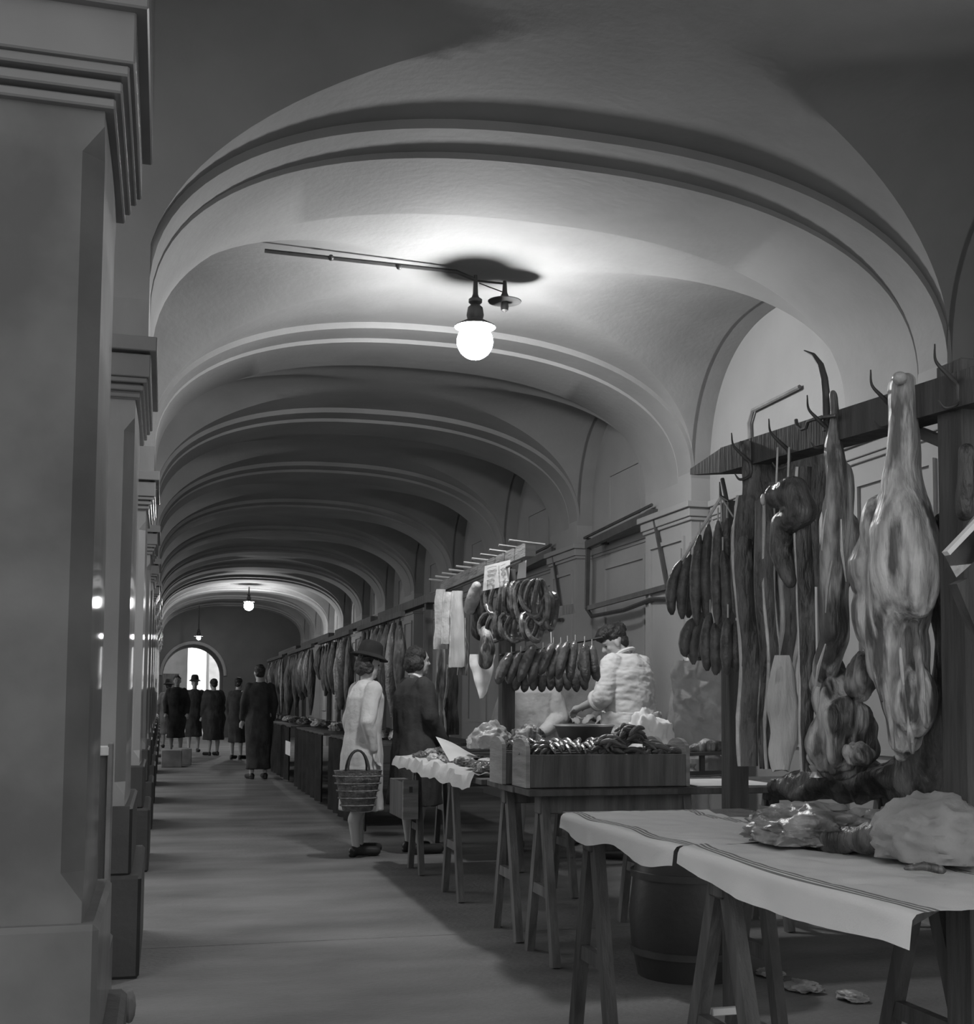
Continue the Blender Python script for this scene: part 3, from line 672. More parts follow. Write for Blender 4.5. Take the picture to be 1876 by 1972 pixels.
pp = boxo('paper_sheet', (2.5, 5.6, .797), (2.95, 6.1, .800), PAPER, None, 0); tag(pp, 'flat white paper on the table right of the boxes', 'paper')

# white aprons / cloths hanging behind the near stall
def drape(name, label, px0, px1, py0, py1, Y, m, seed, cat='cloth', amp=.04, folds=5):
    bm = mb(); grid(bm, 60, 50, lambda u, v: Vector((0, .07*(abs(N(u*3.3 + v*1.5, v*2.2 - u, seed)) + .5*abs(N(u*7 - v*3, v*5 + u*2, seed + 4))), 0)) + at(px0 + (px1-px0)*u, py0 + (py1-py0)*v, Y=Y) + Vector((0, amp*math.sin(u*folds*2 + 2*N(v*2, seed, u*2) + v), .01*N(u*6, v*6, seed))) + Vector((0, .04*N(u*5, v*4, seed), 0)), .004)
    return tag(link(name, bm, m), label, cat)
drape('hanging_cloth', 'light creased cloth hanging behind the salami bunch', 1300, 1445, 1272, 1452, 7.3, COATL, 3, amp=.03, folds=4)

# ------------------------------------------------------------------ sausage stall: boxes
def gable_box(label, y0, y1, x0, x1, z=.798, skew=.0):
    t = thing('long_box', label, 'box', ((x0+x1)/2, (y0+y1)/2, z), 'long wooden boxes')
    h = .155; yc = (y0+y1)/2
    for x in (x0, x1 - .02):
        bm = mb(); prof = [(y0, z), (y1, z), (y1, z + h + .02)] + [(yc + (y1-y0)/2*math.cos(a), z + h + .02 + .055*math.sin(a)) for a in [PI*k/8 for k in range(1, 8)]] + [(y0, z + h + .02)]
        a = [bm.verts.new((x, p, q)) for p, q in prof]; b = [bm.verts.new((x + .02, p, q)) for p, q in prof]
        bm.faces.new(a[::-1]); bm.faces.new(b)
        for k in range(len(prof)): bm.faces.new((a[k], a[(k+1) % len(prof)], b[(k+1) % len(prof)], b[k]))
        e = link('end_board', bm, WOODL, t, False)
        xs = x - .002 if x == x0 else x + .018
        boxo('dark_hole_plate', (xs, yc - .022, z + h - .025), (xs + .004, yc + .022, z + h + .012), BLACKP, e, 0)  # black plate stands for the shade inside a hole, none is cut
    boxo('side_board', (x0 + .02, y0, z), (x1 - .02, y0 + .016, z + h), WOOD, t)
    boxo('side_board', (x0 + .02, y1 - .016, z), (x1 - .02, y1, z + h), WOOD, t)
    boxo('bottom', (x0 + .02, y0 + .016, z), (x1 - .02, y1 - .016, z + .015), WOODL, t)
    return t
gable_box('nearer of the two long wooden boxes full of sausages', 5.62, 5.86, 1.64, 2.47)
gable_box('farther of the two long wooden boxes, behind the first', 5.90, 6.14, 1.60, 2.45)
# link rings of small sausages in the boxes
def small_sausage(p, L, r, a, label, group, arch_=.03, m=SALL, tilt=0):
    pts = []; rr = []
    for k in range(9):
        u = k/8; s = (u - .5)*L
        pts.append(Vector(p) + Vector((s*math.cos(a), s*math.sin(a), arch_*math.sin(PI*u) + tilt*s))); rr.append(max(.003, r*(math.sin(PI*u)**.4 if 0 < u < 1 else 0)))
    return tag(link('sausage', tube(mb(), pts, rr, 8), m), label, 'sausage', group)
for k in range(12):
    small_sausage((1.80 + .026*k, 5.75 + .01*math.sin(k), .955 + .008*(k % 3)), .17, .0125, PI/2 + .12*math.sin(k*2), 'glossy sausage, %s from left of the row across the nearer box' % ORD[k], 'row of glossy sausages across the nearer box', .035)
for k in range(70):
    x = random.uniform(2.0, 2.44); top = .945 + .125*max(0, 1 - abs(x - 2.2)/.24)
    small_sausage((x, random.uniform(5.69, 5.80), random.uniform(.94, top)), .12, .014, random.uniform(-.9, .9), 'dark thin sausage in the peaked heap at the right of the nearer box', 'heap of dark sausages in the nearer box', .02, SALM, random.uniform(-.3, .3))
for k in range(14):
    small_sausage((1.68 + .03*(k % 5), 5.72 + .1*random.random(), .95 + .018*(k//5)), .1, .012, random.uniform(0, PI), 'short pale sausage heaped at the left end of the nearer box', 'heap of pale sausages in the nearer box', .02)
for k in range(22):
    small_sausage((1.68 + .033*k, 6.02 + .02*math.sin(k*3), .97 + .01*(k % 2) + .03*math.exp(-((k-19)/3)**2)), .16, .013, PI/2 + .3*math.sin(k), 'sausage lying across the farther box, %s from its left end' % ORD[k], 'sausages across the farther box', .03, SALL if k < 14 else SALM)
# pan, cloth heaps and meats on the stall
pc = at(1125, 1400, Y=7.0)
pan = thing('wide_pan', 'wide dark pan with a bright rim behind the sausage boxes', 'pan', pc)
lathe_ = mb(); rings(lathe_, [((pc.x, pc.y, pc.z + z), r, r) for r, z in ((.10, -.09), (.15, -.06), (.172, 0), (.18, .008), (.174, .012), (.16, -.005), (.12, -.07))], 28); link('bowl', lathe_, IRON, pan)
bm = mb(); 
for k in range(28):
    pass
tube(bm, [(pc.x + .177*math.cos(2*PI*k/28), pc.y + .177*math.sin(2*PI*k/28), pc.z + .01) for k in range(29)], .006, 6, False); link('rim', bm, STEEL, pan)
box_ = thing('crate', 'dark crate raising the wide pan above the table', 'crate', (pc.x, pc.y, .8))
for k in range(3): boxo('slat', (pc.x - .15, pc.y - .12, .80 + .055*k), (pc.x + .15, pc.y + .12, .80 + .055*k + .045), WOODD, box_)
def pile(name, label, px, py, w, h, Y, m, seed, cat='meat', amp=.35):
    c = at(px, py, Y=Y); k = (c - EYE).dot(FW)/F_PX
    return crumple(name, label, (c.x, c.y, c.z - h*k*.3), w*k/2, w*k*.4, h*k*.75, m, seed, cat, amp)
pile('wrapped_ham', 'big pale wrinkled bundle of tripe leaning at the right end of the boxes', 1250, 1420, 95, 95, 6.75, CLOTHW, 4, 'meat', .4)
pile('cloth_heap', 'pointed light cloth heap left of the rack post', 945, 1415, 80, 50, 7.6, PAPERD, 6, 'cloth')
pile('meat_heap', 'rounded meat heap right of the rack post', 1015, 1418, 70, 42, 7.5, MEATM, 7)
# white paper and small meats at the far left of the stall table
def table_cloth():
    bm = mb()
    def f(u, v):
        y = 6.45 + 2.35*u; d = .55*v; L = .055 + .05*abs(N(u*5, 1)) + .02*N(u*13, 4)
        if d < L: return Vector((1.585 - .25*(L-d) + .02*N(u*16, 2), y, .80 - (L-d)))
        return Vector((1.585 + d - L, y, .803 + .05*abs(N(u*11, v*6, 2))))
    grid(bm, 60, 16, f, .003); return tag(link('table_paper', bm, CLOTHW), 'crumpled white paper covering the left end of the stall table', 'paper')
table_cloth()
bm = mb(); grid(bm, 8, 8, lambda u, v: Vector((1.70 + .28*u, 7.5 + .42*v + .1*u, .83 + .14*(1-u)*v + .02*math.sin(3*u))), .002); tag(link('paper_sheet', bm, CLOTHW), 'bright white paper sheet standing half folded on the stall table', 'paper')
random.seed(3)
for k in range(26):
    x = random.uniform(1.64, 2.0); y = random.uniform(6.5, 8.7)
    crumple('meat_cut', 'small cut of meat lying on the white paper of the stall table', (x, y, .83), random.uniform(.04, .07), random.uniform(.05, .1), random.uniform(.025, .045), random.choice((MEATM, MEATM, FAT, SALL)), k*1.3, 'meat', .3)['group'] = 'small cuts on the white paper'
# things hung under the stall
hb_ = thing('hanging_box', 'grey wooden box with a hand hole hung under the left end of the stall', 'box', at(790, 1540, X=1.66))
q = at(790, 1540, X=1.66)
boxo('front', (q.x - .055, q.y - .02, q.z - .135), (q.x + .055, q.y, q.z + .135), WOODL, hb_); boxo('body', (q.x - .055, q.y, q.z - .135), (q.x + .055, q.y + .5, q.z + .12), WOOD, hb_); boxo('dark_hole_plate', (q.x - .012, q.y - .023, q.z + .05), (q.x + .012, q.y - .019, q.z + .09), BLACKP, hb_, 0)  # last piece is a black plate in place of the shaded hole
q = at(1194, 1545, Y=5.9); o = boxo('paper_tag', (q.x - .028, q.y, q.z - .045), (q.x + .028, q.y + .004, q.z + .06), CLOTHW, None, 0); tag(o, 'white paper hanging below the box table edge', 'paper')
q = at(1140, 1550, Y=6.0); o = boxo('wood_block', (q.x - .04, q.y, q.z - .05), (q.x + .03, q.y + .05, q.z + .04), COATM, None, .01); tag(o, 'small grey block under the box table', 'block')
q = at(1190, 1850, z=0); hbx = thing('barrel', 'dark barrel on the floor behind the near trestle', 'barrel', (2.28, 5.2, 0))
link('staves', lathe(mb(), (2.28, 5.2, 0), [(.23, 0), (.26, .15), (.27, .28), (.25, .45), (.23, .56), (.21, .56), (.21, .5)], 24), BLACKP, hbx)
for z in (.1, .43): link('hoop', lathe(mb(), (2.28, 5.2, z), [(.262, 0), (.264, .03)], 24), IRON, hbx)
q = at(1240, 1640, Y=5.4); crumple('paper_wad', 'small pale wad on top of the dark barrel', (2.28, 5.2, .53), .05, .04, .03, PAPER, 3)

# ------------------------------------------------------------------ sausage stall: rack with pegs
rx = 2.32
rc = thing('sausage_rack', 'wooden rack with a row of pegs standing over the sausage stall', 'rack', (rx, 8.0, .8))
ra, rb_ = at(1022, 1058, X=rx), at(856, 1130, X=rx)
link('beam', bar(mb(), ra, rb_, .07, .09), WOODL, rc, False)
for k in range(11):
    c = ra.lerp(rb_, k/10*.98) + Vector((0, 0, .035)); link('peg', tube(mb(), [c + Vector((-.15, .0, .02)), c + Vector((.10, 0, 0))], .009, 6), WOODL, rc)
link('iron_rod', tube(mb(), [ra + Vector((-.06, 0, -.08)), rb_ + Vector((-.06, 0, -.08))], .008, 6), IRON, rc)
pq = at(975, 1445, Y=8.65)
boxo('post', (pq.x - .05, 8.6, .795), (pq.x + .05, 8.7, 2.15), WOODD, rc)
boxo('post', (rb_.x - .03, rb_.y - .1, .795), (rb_.x + .03, rb_.y - .04, rb_.z), WOODD, rc)
link('arm', bar(mb(), at(1000, 1192, Y=8.55), at(1104, 1172, Y=8.55), .05, .07), WOOD, rc, False)
link('sausage_pole', tube(mb(), [at(962, 1262, Y=8.45), at(1160, 1228, Y=8.45)], .012, 6), IRON, rc)
link('cord', tube(mb(), [at(1060, 1180, Y=8.52), at(1062, 1245, Y=8.45)], .004, 5), STRING, rc)
def card(name, label, pts, Y, marks):
    P = [at(x, y, Y=Y) for x, y in pts]; bm = mb(); v = [bm.verts.new(p) for p in P]; v2 = [bm.verts.new(p + Vector((0, .004, 0))) for p in P]
    bm.faces.new(v); bm.faces.new(v2[::-1])
    for i in range(4): bm.faces.new((v[i], v2[i], v2[(i+1) % 4], v[(i+1) % 4]))
    root = thing(name, label, 'sign', P[0]); link('card', bm, CLOTHW, root, False)
    def uv(u, v): a = P[0].lerp(P[1], u); b = P[3].lerp(P[2], u); return a.lerp(b, v) + Vector((0, -.008, 0))
    bm = mb()
    for s in marks: tube(bm, [uv(*q) for q in s], .0016, 5)
    if marks: link('lettering', bm, COATM, root)
    return root
card('price_card', 'large white handwritten price card on the sausage rack', ((934, 1090), (983, 1078), (980, 1127), (930, 1138)), 8.25,
     [[(.1, .12), (.3, .1), (.45, .12)], [(.1, .25), (.2, .22), (.3, .27), (.42, .22)], [(.12, .42), (.2, .5), (.3, .42), (.4, .5)], [(.55, .12), (.55, .45)], [(.62, .15), (.8, .12)], [(.62, .3), (.72, .25), (.82, .32), (.72, .4), (.62, .3)], [(.1, .62), (.3, .6)], [(.14, .62), (.14, .85)], [(.3, .68), (.4, .68), (.32, .85), (.42, .85)], [(.6, .55), (.6, .8), (.75, .8)], [(.8, .55), (.72, .66), (.88, .7), (.78, .82)]])
card('price_card', 'smaller plain pale card hanging right of the price card', ((1000, 1080), (1014, 1076), (1013, 1112), (996, 1115)), 8.2, [])
# pale flitches at the left of the rack
for k, (a, b, t0, t1, m_, X_) in enumerate(((838, 862, 1135, 1250, FAT, 2.17), (852, 878, 1140, 1240, FAT, 2.14), (868, 896, 1138, 1285, FLESHS, 2.19), (840, 860, 1240, 1425, MEATM, 2.25), (858, 884, 1280, 1415, MEATD, 2.27), (884, 902, 1190, 1300, MEATM, 2.25))):
    slab('bacon_slab', ['brightest pale lard slab, far left of the sausage rack', 'second pale lard slab on the sausage rack', 'long pale slab with a white foot on the sausage rack', 'long streaky slab reaching down to the table at the left', 'dark slab hanging low beside the long streaky slab', 'narrow streaky slab right of the pale slabs'][k], a, b, t0, t1, X=X_, th=.05, m=m_, seed=k*2 + 1, taper=(.7, 1.1, 1.1), group='slabs on the sausage rack', wave=.015)
slab('white_cloth', 'white cloth corner hanging under the hams on the rack', 905, 955, 1260, 1345, X=2.28, th=.02, m=CLOTHW, seed=5, edge=False, taper=(1, .9, .15), cat='cloth')
def ham(label, pts, m, seed): return bodyof('ham', label, pts, m, .01, .008, seed, cat='ham')
ham('pale ham catching the light beside the price card', [(918, 1128, 9, 2.2), (912, 1150, 14, 2.2), (905, 1172, 12, 2.2)], FAT, 40)
ham('dark ham hanging behind the pale one on the rack', [(935, 1140, 10, 2.3), (930, 1180, 20, 2.3), (925, 1215, 18, 2.3)], MEATD, 41)
ham('dark ham with a pale foot hanging above the white cloth', [(935, 1215, 10, 2.25), (938, 1250, 16, 2.25), (935, 1275, 14, 2.25)], MEATM, 42)
# curved sausage rings
def ring_sausage(px, py, w, h, X, label, group, ph=0):
    c = at(px, py, X=X); k = (c - EYE).dot(FW)/F_PX; side = Vector((RT.x, RT.y, 0)).normalized()
    pts = [c + side*(math.sin(a)*w*k/2) + Vector((0, -.03*math.cos(a*2 + ph), -h*k/2 + math.cos(a)*h*k/2)) for a in [PI*2*(.03 + .94*j/16) for j in range(17)]]
    return tag(link('ring_sausage', tube(mb(), pts, [.006] + [.018]*15 + [.006], 8), SALL), label, 'sausage', group)
random.seed(11)
for k in range(9):
    ring_sausage(950 + 11.5*k, 1122 - 1.0*k, 26 + 5*(k % 2), 62 + 12*(k % 3), 2.24 + .03*(k % 3), 'horseshoe sausage, %s from left in the upper row of the rack' % ORD[k], 'upper row of horseshoe sausages on the rack', k)
for k in range(8):
    ring_sausage(940 + 13*k, 1180 + 3*math.sin(k*2), 30, 52, 2.28 + .03*(k % 2), 'horseshoe sausage, %s from left in the middle row of the rack' % ORD[k], 'middle row of horseshoe sausages on the rack', k*1.7)
for k in range(6):
    ring_sausage(1005 + 11*k, 1130 + 2*k, 26, 72, 2.36, 'dark horseshoe sausage, %s of those at the right end of the rack' % ORD[k], 'horseshoe sausages at the right end of the rack', k)
# lower row of fat salami leaning on the pole
for k, (x, y, L, lx) in enumerate(((985, 1256, 62, -.085), (1003, 1255, 62, -.08), (1030, 1242, 72, -.10), (1046, 1248, 70, -.085), (1066, 1238, 62, -.085), (1080, 1238, 72, -.07), (1093, 1235, 74, -.06), (1108, 1233, 80, -.03), (1126, 1236, 80, .02), (1140, 1242, 70, .04))):
    p = at(x, y, Y=8.36 + .02*(k % 2)); kk = (p - EYE).dot(FW)/F_PX
    salami(p, L*kk, .042, lean=(lx*1.15, 0), label='fat salami, %s from left in the lower row of the stall' % ORD[k], group='lower row of fat salami', m=SALL, bend=-.012, strlen=.04)
for k in range(9):
    p = at(1000 + 15*k, 1290 + 3*(k % 2), Y=8.58); salami(p, .15, .034, lean=(-.03 + .008*k, 0), label='salami, %s from left in the row behind the fat salami' % ORD[k], group='back row of dark salami', m=SALM, strlen=.12)

# ------------------------------------------------------------------ people
def hand(bm, w_, d, s=1.0, curl=.4, side=1, n=(0, 0, 1)):
    """palm, four unequal fingers and a thumb growing from the wrist w_ along d"""
    d = Vector(d).normalized(); n = Vector(n); n = (n - d*n.dot(d)).normalized(); a = d.cross(n).normalized()*side
    w_ = Vector(w_); capsule(bm, w_, w_ + d*.075*s, .021*s, .030*s, 8)
    for k, L in enumerate((.070, .078, .073, .058)):
        b = w_ + d*.078*s + a*(k - 1.5)*.0195*s; m1 = b + (d*math.cos(curl) - n*math.sin(curl))*L*.55*s; e = m1 + (d*math.cos(curl*2.2) - n*math.sin(curl*2.2))*L*.45*s
        capsule(bm, b - d*.02*s, m1, .0092*s, .0086*s, 6); capsule(bm, m1, e, .0086*s, .0075*s, 6)
    b = w_ + d*.025*s - a*.028*s; m1 = b + (d*.7 - a*.7)*.035*s; e = m1 + (d*.95 - a*.2 - n*.3).normalized()*.03*s
    capsule(bm, b, m1, .012*s, .0105*s, 6); capsule(bm, m1, e, .0105*s, .009*s, 6)
def head(bm, c, f, s=1.0):
    """head with brow, nose, lips, chin, ears; c centre of skull, f facing"""
    f = Vector(f).normalized(); up = Vector((0, 0, 1)); up = (up - f*up.dot(f)).normalized(); r = f.cross(up)
    R_ = Matrix((r, f, up)).transposed(); c = Vector(c)
    def P(x, y, z): return c + (r*x + f*y + up*z)*s
    ell(bm, P(0, -.012, .02), (.076*s, .094*s, .092*s), R_); ell(bm, P(0, .02, -.045), (.058*s, .062*s, .075*s), R_)
    ell(bm, P(0, .055, -.100), (.026*s, .026*s, .02*s), R_); capsule(bm, P(0, .078, .01), P(0, .098, -.028), .009*s, .015*s, 8)
    ell(bm, P(0, .075, -.062), (.024*s, .014*s, .008*s), R_); ell(bm, P(0, .073, -.074), (.021*s, .013*s, .008*s), R_)
    ell(bm, P(0, .068, .022), (.052*s, .02*s, .012*s), R_)
    for k in (-1, 1): ell(bm, P(.076*k, -.008, -.02), (.010*s, .018*s, .032*s), R_); ell(bm, P(.038*k, .05, -.03), (.022*s, .022*s, .02*s), R_)
    return P, R_
def person(label, x, y, yaw, H=1.65, lean=0, hd=(0, 0), arms=None, coat=None, hem=.5, coatm=COATL, trouser=None, hairm=HAIR, hat=False, shoes=True, voxel=.009, feet=((-.1, .0), (.1, .0)), bulk=1.0, hair='short', face_tilt=0, sleeves=(1, 1), collar=None, skirt=1.0, hyaw=0, hz=0):
    s = H/1.7; ca, sa = math.cos(yaw), math.sin(yaw)
    root = thing('person', label, 'person', (x, y, 0))
    def T(p): return Vector((x + (p[0]*ca - p[1]*sa)*s, y + (p[0]*sa + p[1]*ca)*s, p[2]*s))
    sh = lean; hip = (0, 0, .93); chest = (0, sh*.6, 1.22); shz = (0, sh, 1.40); hc = (hd[0], sh*1.25 + hd[1] + .02, 1.585 - abs(lean)*.18 - hz)
    bm = mb()
    capsule(bm, T((-.06, 0, .93)), T((.06, 0, .93)), .125*s, .125*s); capsule(bm, T(hip), T(chest), .125*s, .13*s)
    capsule(bm, T((-.075, sh*.8, 1.3)), T((.075, sh*.8, 1.3)), .105*s, .105*s); capsule(bm, T((-.13, sh, 1.375)), T((.13, sh, 1.375)), .055*s, .055*s)
    capsule(bm, T((0, sh, 1.40)), T((hc[0], hc[1] - .02, 1.50 - abs(lean)*.12)), .055*s, .052*s)
    for k in (0, 1):
        sx = (-1, 1)[k]; fx, fy = feet[k]
        capsule(bm, T((.085*sx, 0, .9)), T((fx*.97, fy*.6 + .03, .50)), .085*s, .055*s); capsule(bm, T((fx*.97, fy*.6 + .03, .50)), T((fx, fy - .02, .30)), .052*s, .054*s)
        capsule(bm, T((fx, fy - .02, .30)), T((fx, fy, .09)), .05*s, .033*s); capsule(bm, T((fx, fy, .05)), T((fx*1.2, fy + .15, .035)), .036*s, .03*s)
    A = arms or [((-.23, .0, 1.12), (-.23, .10, .88)), ((.23, .0, 1.12), (.23, .10, .88))]
    for k, (e, w_) in enumerate(A):
        sx = (-1, 1)[k]; S = (.165*sx, sh, 1.365)
        capsule(bm, T(S), T(e), .052*s, .042*s); capsule(bm, T(e), T(w_), .040*s, .026*s)
        dv = (T(w_) - T(e)).normalized(); nn = Vector((-sa*-1, ca, 0)) if abs(dv.z) > .7 else Vector((0, 0, 1))
        hand(bm, T(w_), dv, s, .45, sx, nn)
    fdir = Vector((-sa, ca, 0)) + Vector((0, 0, face_tilt)); side_ = Vector((ca, sa, 0))
    fdir = Matrix.Rotation(hyaw, 3, 'Z') @ fdir
    P, R_ = head(bm, T(hc), fdir, s)
    solid('body', bm, SKIN, root, voxel, 2)
    for k in (-1, 1): link('eye', ell(mb(), P(.032*k, .068, -.004), (.011*s, .008*s, .007*s), R_, 8), HAIR, root)
    if hair:
        bm = mb(); ell(bm, P(0, -.022, .038), (.083*s, .093*s, .088*s), R_, 16)
        if hair == 'bushy': ell(bm, P(0, .01, .075), (.085*s, .10*s, .06*s), R_, 16); ell(bm, P(.03, -.06, .06), (.07*s, .07*s, .06*s), R_, 12)
        if hair == 'long': ell(bm, P(0, -.07, -.03), (.085*s, .055*s, .085*s), R_); ell(bm, P(-.07, -.03, -.03), (.025*s, .045*s, .06*s), R_); ell(bm, P(.07, -.03, -.03), (.025*s, .045*s, .06*s), R_)
        else: ell(bm, P(0, -.055, -.02), (.07*s, .045*s, .06*s), R_)
        solid('hair', bm, hairm, root, .008, 1, .008, 25)
    if hat:
        bm = mb(); c = P(0, -.01, .07)
        prof = [(.03, .128), (.06, .122), (.082, .10), (.09, .06), (.096, .015), (.125, -.002), (.145, -.016), (.143, -.022), (.09, -.014)]
        rings(bm, [((0, 0, z), r*(.95), r*1.15) for r, z in prof][::-1], 24)
        bmesh.ops.transform(bm, matrix=Matrix.Translation(c) @ R_.to_4x4() @ Matrix.Rotation(-.08, 4, 'X') @ Matrix.Scale(s, 4), verts=bm.verts); link('hat', bm, FELT, root)
    # garment: one continuous surface over trunk and sleeves
    bm = mb(); b = bulk; R2 = Matrix.Rotation(yaw, 4, 'Z')
    prof = [(hem, .235*skirt, .185*skirt, .045), (hem + .15, .222*skirt, .175*skirt, .035), (.82, .205, .165, .02), (1.0, .178, .145, .01), (1.15, .190, .15, 0), (1.30, .205, .14, 0), (1.38, .17, .11, 0), (1.44, .075, .07, 0)]
    prof = [p_ for p_ in prof if p_[0] >= hem]
    seg = []
    for z, rx_, ry_, fa in prof:
        ly = sh*max(0, (z - .9)/.5) if z > .9 else 0
        seg.append(((0, ly, z), rx_*b, ry_*b, fa, 6))
    rings(bm, seg, 36); bmesh.ops.transform(bm, matrix=Matrix.Translation((x, y, 0)) @ R2 @ Matrix.Scale(s, 4), verts=bm.verts)
    for k, (e, w_) in enumerate(A):
        sx = (-1, 1)[k]; S = (.158*sx, sh, 1.36)
        capsule(bm, T(S), T(e), .072*s*b, .062*s*b, 16)
        if sleeves[k]: w2 = Vector(e).lerp(Vector(w_), .92); capsule(bm, T(e), T(w2), .060*s*b, .046*s*b, 16)
        else: w2 = Vector(e).lerp(Vector(w_), .22); capsule(bm, T(e), T(w2), .060*s*b, .056*s*b, 16)
    solid('coat' if hem < .8 else 'shirt', bm, coatm, root, voxel, 2, .012 if hem < .8 else .009, 11 if hem < .8 else 17, x, (1, 1, .35) if hem < .8 else (.55, .9, 1.6)) 
    if collar:
        bm = mb(); tube(bm, [T((.07*math.sin(a), sh + .02 + .075*math.cos(a), 1.435 - .04*math.cos(a))) for a in [2*PI*k/14 for k in range(15)]], .014*s, 6, False); link('collar', bm, collar, root)
    if not all(sleeves):
        for k, (e, w_) in enumerate(A):
            q = T(Vector(e).lerp(Vector(w_), .16)); q2 = T(Vector(e).lerp(Vector(w_), .34)); bm = mb(); tube(bm, [q, q.lerp(q2, .3), q.lerp(q2, .7), q2], [.062*s*b, .070*s*b, .068*s*b, .058*s*b], 14); link('rolled_cuff', bm, coatm, root)
        bm = mb(); tube(bm, [T((.196*b*math.sin(a), .012 + .16*b*math.cos(a), .955)) for a in [2*PI*k/24 for k in range(25)]], .018*s, 6, False); link('apron_string', bm, COATM, root)
    if trouser:
        bm = mb(); capsule(bm, T((-.06, 0, .93)), T((.06, 0, .93)), .145*s, .145*s)
        for k in (0, 1):
            sx = (-1, 1)[k]; fx, fy = feet[k]; capsule(bm, T((.085*sx, 0, .9)), T((fx*.97, fy*.6 + .03, .50)), .105*s, .075*s); capsule(bm, T((fx*.97, fy*.6 + .03, .50)), T((fx, fy, .12)), .072*s, .06*s)
        solid('trousers', bm, trouser, root, voxel, 1, .006, 8)
    if shoes:
        for k in (0, 1):
            fx, fy = feet[k]; bm = mb(); capsule(bm, T((fx, fy - .02, .05)), T((fx*1.2, fy + .17, .04)), .043*s, .04*s); ell(bm, T((fx, fy - .03, .02)), (.035*s, .035*s, .03*s)); solid('shoe', bm, SHOE, root, .008, 1)
    return root
# woman with hat, seen in profile from behind, walking to the stall
W1 = person('person in light raincoat and dark brimmed hat holding a straw basket', 1.50, 9.72, -PI/2 + .25, 1.60, .03, arms=[((-.22, -.02, 1.10), (-.24, .04, .84)), ((.22, -.05, 1.10), (.19, .02, .86))], hem=.37, coatm=COATL, hat=True, hair='long', feet=((-.09, .03), (.09, -.08)), bulk=1.0, skirt=.93, face_tilt=-.15)
# straw basket
bk = at(688, 1522, Y=9.42); bas = thing('basket', 'straw shopping basket carried by the person in the light raincoat', 'basket', bk)
bm = mb(); rings(bm, [((bk.x + .005, bk.y, bk.z + z), a, b) for z, a, b in ((-.155, .10, .07), (-.145, .115, .08), (0, .15, .10), (.14, .18, .115), (.15, .185, .12), (.15, .17, .105), (.0, .135, .085), (-.13, .1, .07))], 28); link('weave', bm, WICKER, bas)
for s_ in (-1, 1):
    bm = mb(); tube(bm, [(bk.x + .08*math.cos(a), bk.y + s_*.07*(1 - .8*math.sin(a)), bk.z + .14 + .16*math.sin(a)) for a in [PI*k/12 for k in range(13)]], .009, 6); link('handle', bm, COATD, bas)
for k in range(5):
    bm = mb(); z = -.11 + .055*k; a = .118 + .014*k*1.0; b = .083 + .009*k
    tube(bm, [(bk.x + .005 + (a + .014)*math.cos(2*PI*i/28), bk.y + (b + .01)*math.sin(2*PI*i/28), bk.z + z) for i in range(29)], .006, 5, False); link('band', bm, WICKER, bas)
person('person in long dark coat with a pale collar, beside the hanging lard', 1.93, 9.75, -PI/2 + .25, 1.63, .0, arms=[((-.23, .02, 1.12), (-.2, .16, .92)), ((.23, .02, 1.12), (.2, .16, .92))], hem=.4, coatm=COATD, hair='long', bulk=1.18, collar=CLOTHW)
person('person in pale shirt with rolled sleeves, back turned, bending over the wide pan', 3.48, 9.0, .55, 1.86, .06, hyaw=.75, hz=.05, hd=(-.05, .035), arms=[((-.27, .06, 1.12), (-.22, .28, 1.06)), ((.25, .10, 1.10), (.12, .30, 1.0))], hem=.88, coatm=SHIRT, trouser=COATD, hair='bushy', sleeves=(0, 0), bulk=1.12, collar=SHIRT, face_tilt=-.55)
person('person in grey whose pale face shows between salami and pale shirt', 3.46, 10.0, PI - .5, 1.66, .0, arms=[((-.22, .05, 1.12), (-.1, .25, 1.1)), ((.22, .05, 1.12), (.1, .25, 1.1))], hem=.5, coatm=COATM, hair='long')
person('person in light jacket, head hidden by the salami, arm reaching to the table', 2.88, 9.7, PI - .35, 1.66, .12, arms=[((-.25, .12, 1.10), (-.1, .30, .98)), ((.26, .15, 1.08), (.22, .36, .88))], hem=.6, coatm=COATL, hair='short', bulk=1.12)
person('person in grey jacket standing right of the one in pale shirt', 3.74, 8.4, .4, 1.62, .0, hem=.7, coatm=COATM, hair='short', bulk=1.0)
# people farther down
def far(label, px, feet_py, H, m, yaw=0, hat=True, light=False, **k):
    p = at(px, feet_py, z=0); return person(label, p.x, p.y, yaw, H, .02, hem=k.get('hem', .35), coatm=m, hat=hat, hair='short', voxel=.016, bulk=k.get('bulk', 1.02), skirt=.8)
far('person in long dark coat standing where the far stalls begin, back turned', 497, 1500, 1.72, COATD, .2, False, hem=.15)
far('bareheaded person in dark overcoat at the left of the distant walkway, facing us', 338, 1452, 1.70, COATD, PI, False)
far('person in dark coat and hat in the middle of the distant walkway', 372, 1448, 1.66, COATD, PI, True)
far('stout person in dark coat right of the middle of the distant walkway', 410, 1455, 1.62, COATD, .5, False, bulk=1.35)
far('person in dark coat just left of the nearest one in the distance', 455, 1462, 1.62, COATD, -.6, False)
far('small distant person in grey coat and hat at the left wall', 322, 1440, 1.6, COATM, 0, True)
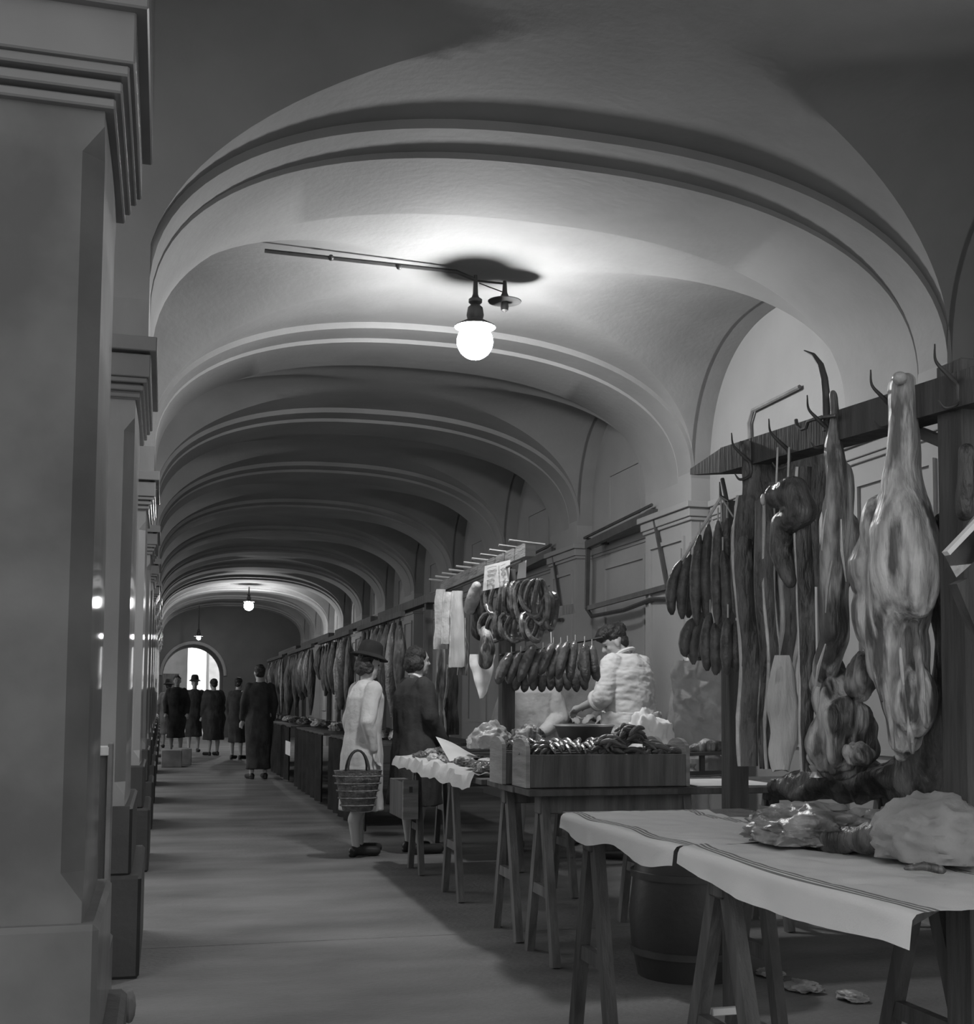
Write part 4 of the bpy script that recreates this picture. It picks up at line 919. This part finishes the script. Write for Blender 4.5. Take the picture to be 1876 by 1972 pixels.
# ------------------------------------------------------------------ stalls farther down the arcade
random.seed(21)
def far_stall(y0, y1, ordinal):
    planks('stall_table', 'dark market table of the %s stall down the arcade' % ordinal, 1.75, 2.9, y0, y1, .82, 3)
    t_ = thing('stall_skirt', 'dark cloth front hanging from the %s stall down the arcade' % ordinal, 'cloth', (1.75, y0, .4))
    bm = mb(); grid(bm, 30, 6, lambda u, v: Vector((1.73 + .03*math.sin(u*40), y0 + (y1-y0)*u, .8 - .76*v)), .006); link('drape', bm, COATD, t_)
    r = thing('meat_rack', 'dark rack with hanging meat over the %s stall down the arcade' % ordinal, 'rack', (2.3, (y0+y1)/2, .82))
    for y in (y0 + .1, y1 - .1): boxo('post', (2.27, y - .035, .82), (2.34, y + .035, 2.12), WOODD, r)
    boxo('beam', (2.26, y0 - .05, 2.08), (2.35, y1 + .05, 2.16), WOODD, r); boxo('beam', (2.02, y0, 1.95), (2.07, y1, 2.0), WOODD, r)
    for k in range(int((y1-y0)/.3)):
        y = y0 + .15 + .3*k; z = 1.92; L = random.uniform(.35, 1.0); ww = random.uniform(.045, .12)
        o = thing('hung_meat', 'hanging dark meat, %s from near end of the %s far stall rack' % (ORD[k], ordinal), 'meat', (2.05, y, z), 'meat hanging in the %s far stall' % ordinal)
        rings_ = [((2.05 + .02*N(k, j*.6), y + .02*N(j*.5, k), z - L*j/7), max(.012, ww*math.sin(PI*(.08 + .84*j/7))), max(.012, ww*.8*math.sin(PI*(.08 + .84*j/7)))) for j in range(8)]
        link('flesh', rings(mb(), rings_[::-1], 10), random.choice((MEATD, MEATD, SALL)), o)
        link('hook', tube(mb(), [(2.05, y, z + .08), (2.05, y, z - .02)], .006, 5), IRON, o)
    for k in range(int((y1-y0)/.35)):
        crumple('meat_cut', 'lump of meat, %s from near end on the %s far stall table' % (ORD[k], ordinal), (1.95 + .2*random.random(), y0 + .2 + .35*k, .86), .1, .12, .06, random.choice((MEATD, MEATM, PAPERD)), k + y0, 'meat')['group'] = 'meat lumps on the %s far stall' % ordinal
far_stall(11.0, 13.6, 'second')
far_stall(14.2, 17.2, 'third')
far_stall(18.0, 21.6, 'fourth')
far_stall(22.6, 26.0, 'fifth')
q = at(557, 1440, X=1.70); o = boxo('paper_notice', (1.68, q.y - .35, q.z - .10), (1.69, q.y + .35, q.z + .09), PAPER, None, 0); tag(o, 'grey paper notice on the front of a far stall', 'notice')
# crates and bags along the left wall far down
for k, (px, py, w_) in enumerate(((330, 1478, .35), (352, 1474, .3))):
    p = at(px, py, z=0); o = boxo('crate', (p.x - w_/2, p.y, 0), (p.x + w_/2, p.y + .4, .3), COATM, None, .01); tag(o, ('low crate at the left of the distant walkway', 'second low crate, right of the first in the distant walkway')[k], 'crate')

bpy.data.scenes.remove(WORK)

for k, (px, py, w_, lb) in enumerate(((1485, 1880, .05, 'pale scrap of paper on the floor under the near butcher table'), (1545, 1905, .07, 'larger grey scrap on the floor under the near butcher table'), (1640, 1925, .05, 'grey scrap on the floor farther right under the near table'))):
    p = at(px, py, z=0); o = crumple('paper_scrap', lb, (p.x, p.y, .012), w_, w_*1.4, .018, PAPERD, k + 5, 'paper', .5)
p = at(1310, 1010, X=XR)
bh_ = thing('wire', 'thin dark wire loop hanging below the iron rail rack on the right wall', 'wire', p)
link('strand', tube(mb(), curve([at(x, y, X=XR - .05) for x, y in ((1180, 1200), (1185, 1240), (1196, 1225), (1194, 1195))]), .006, 5), IRON, bh_)
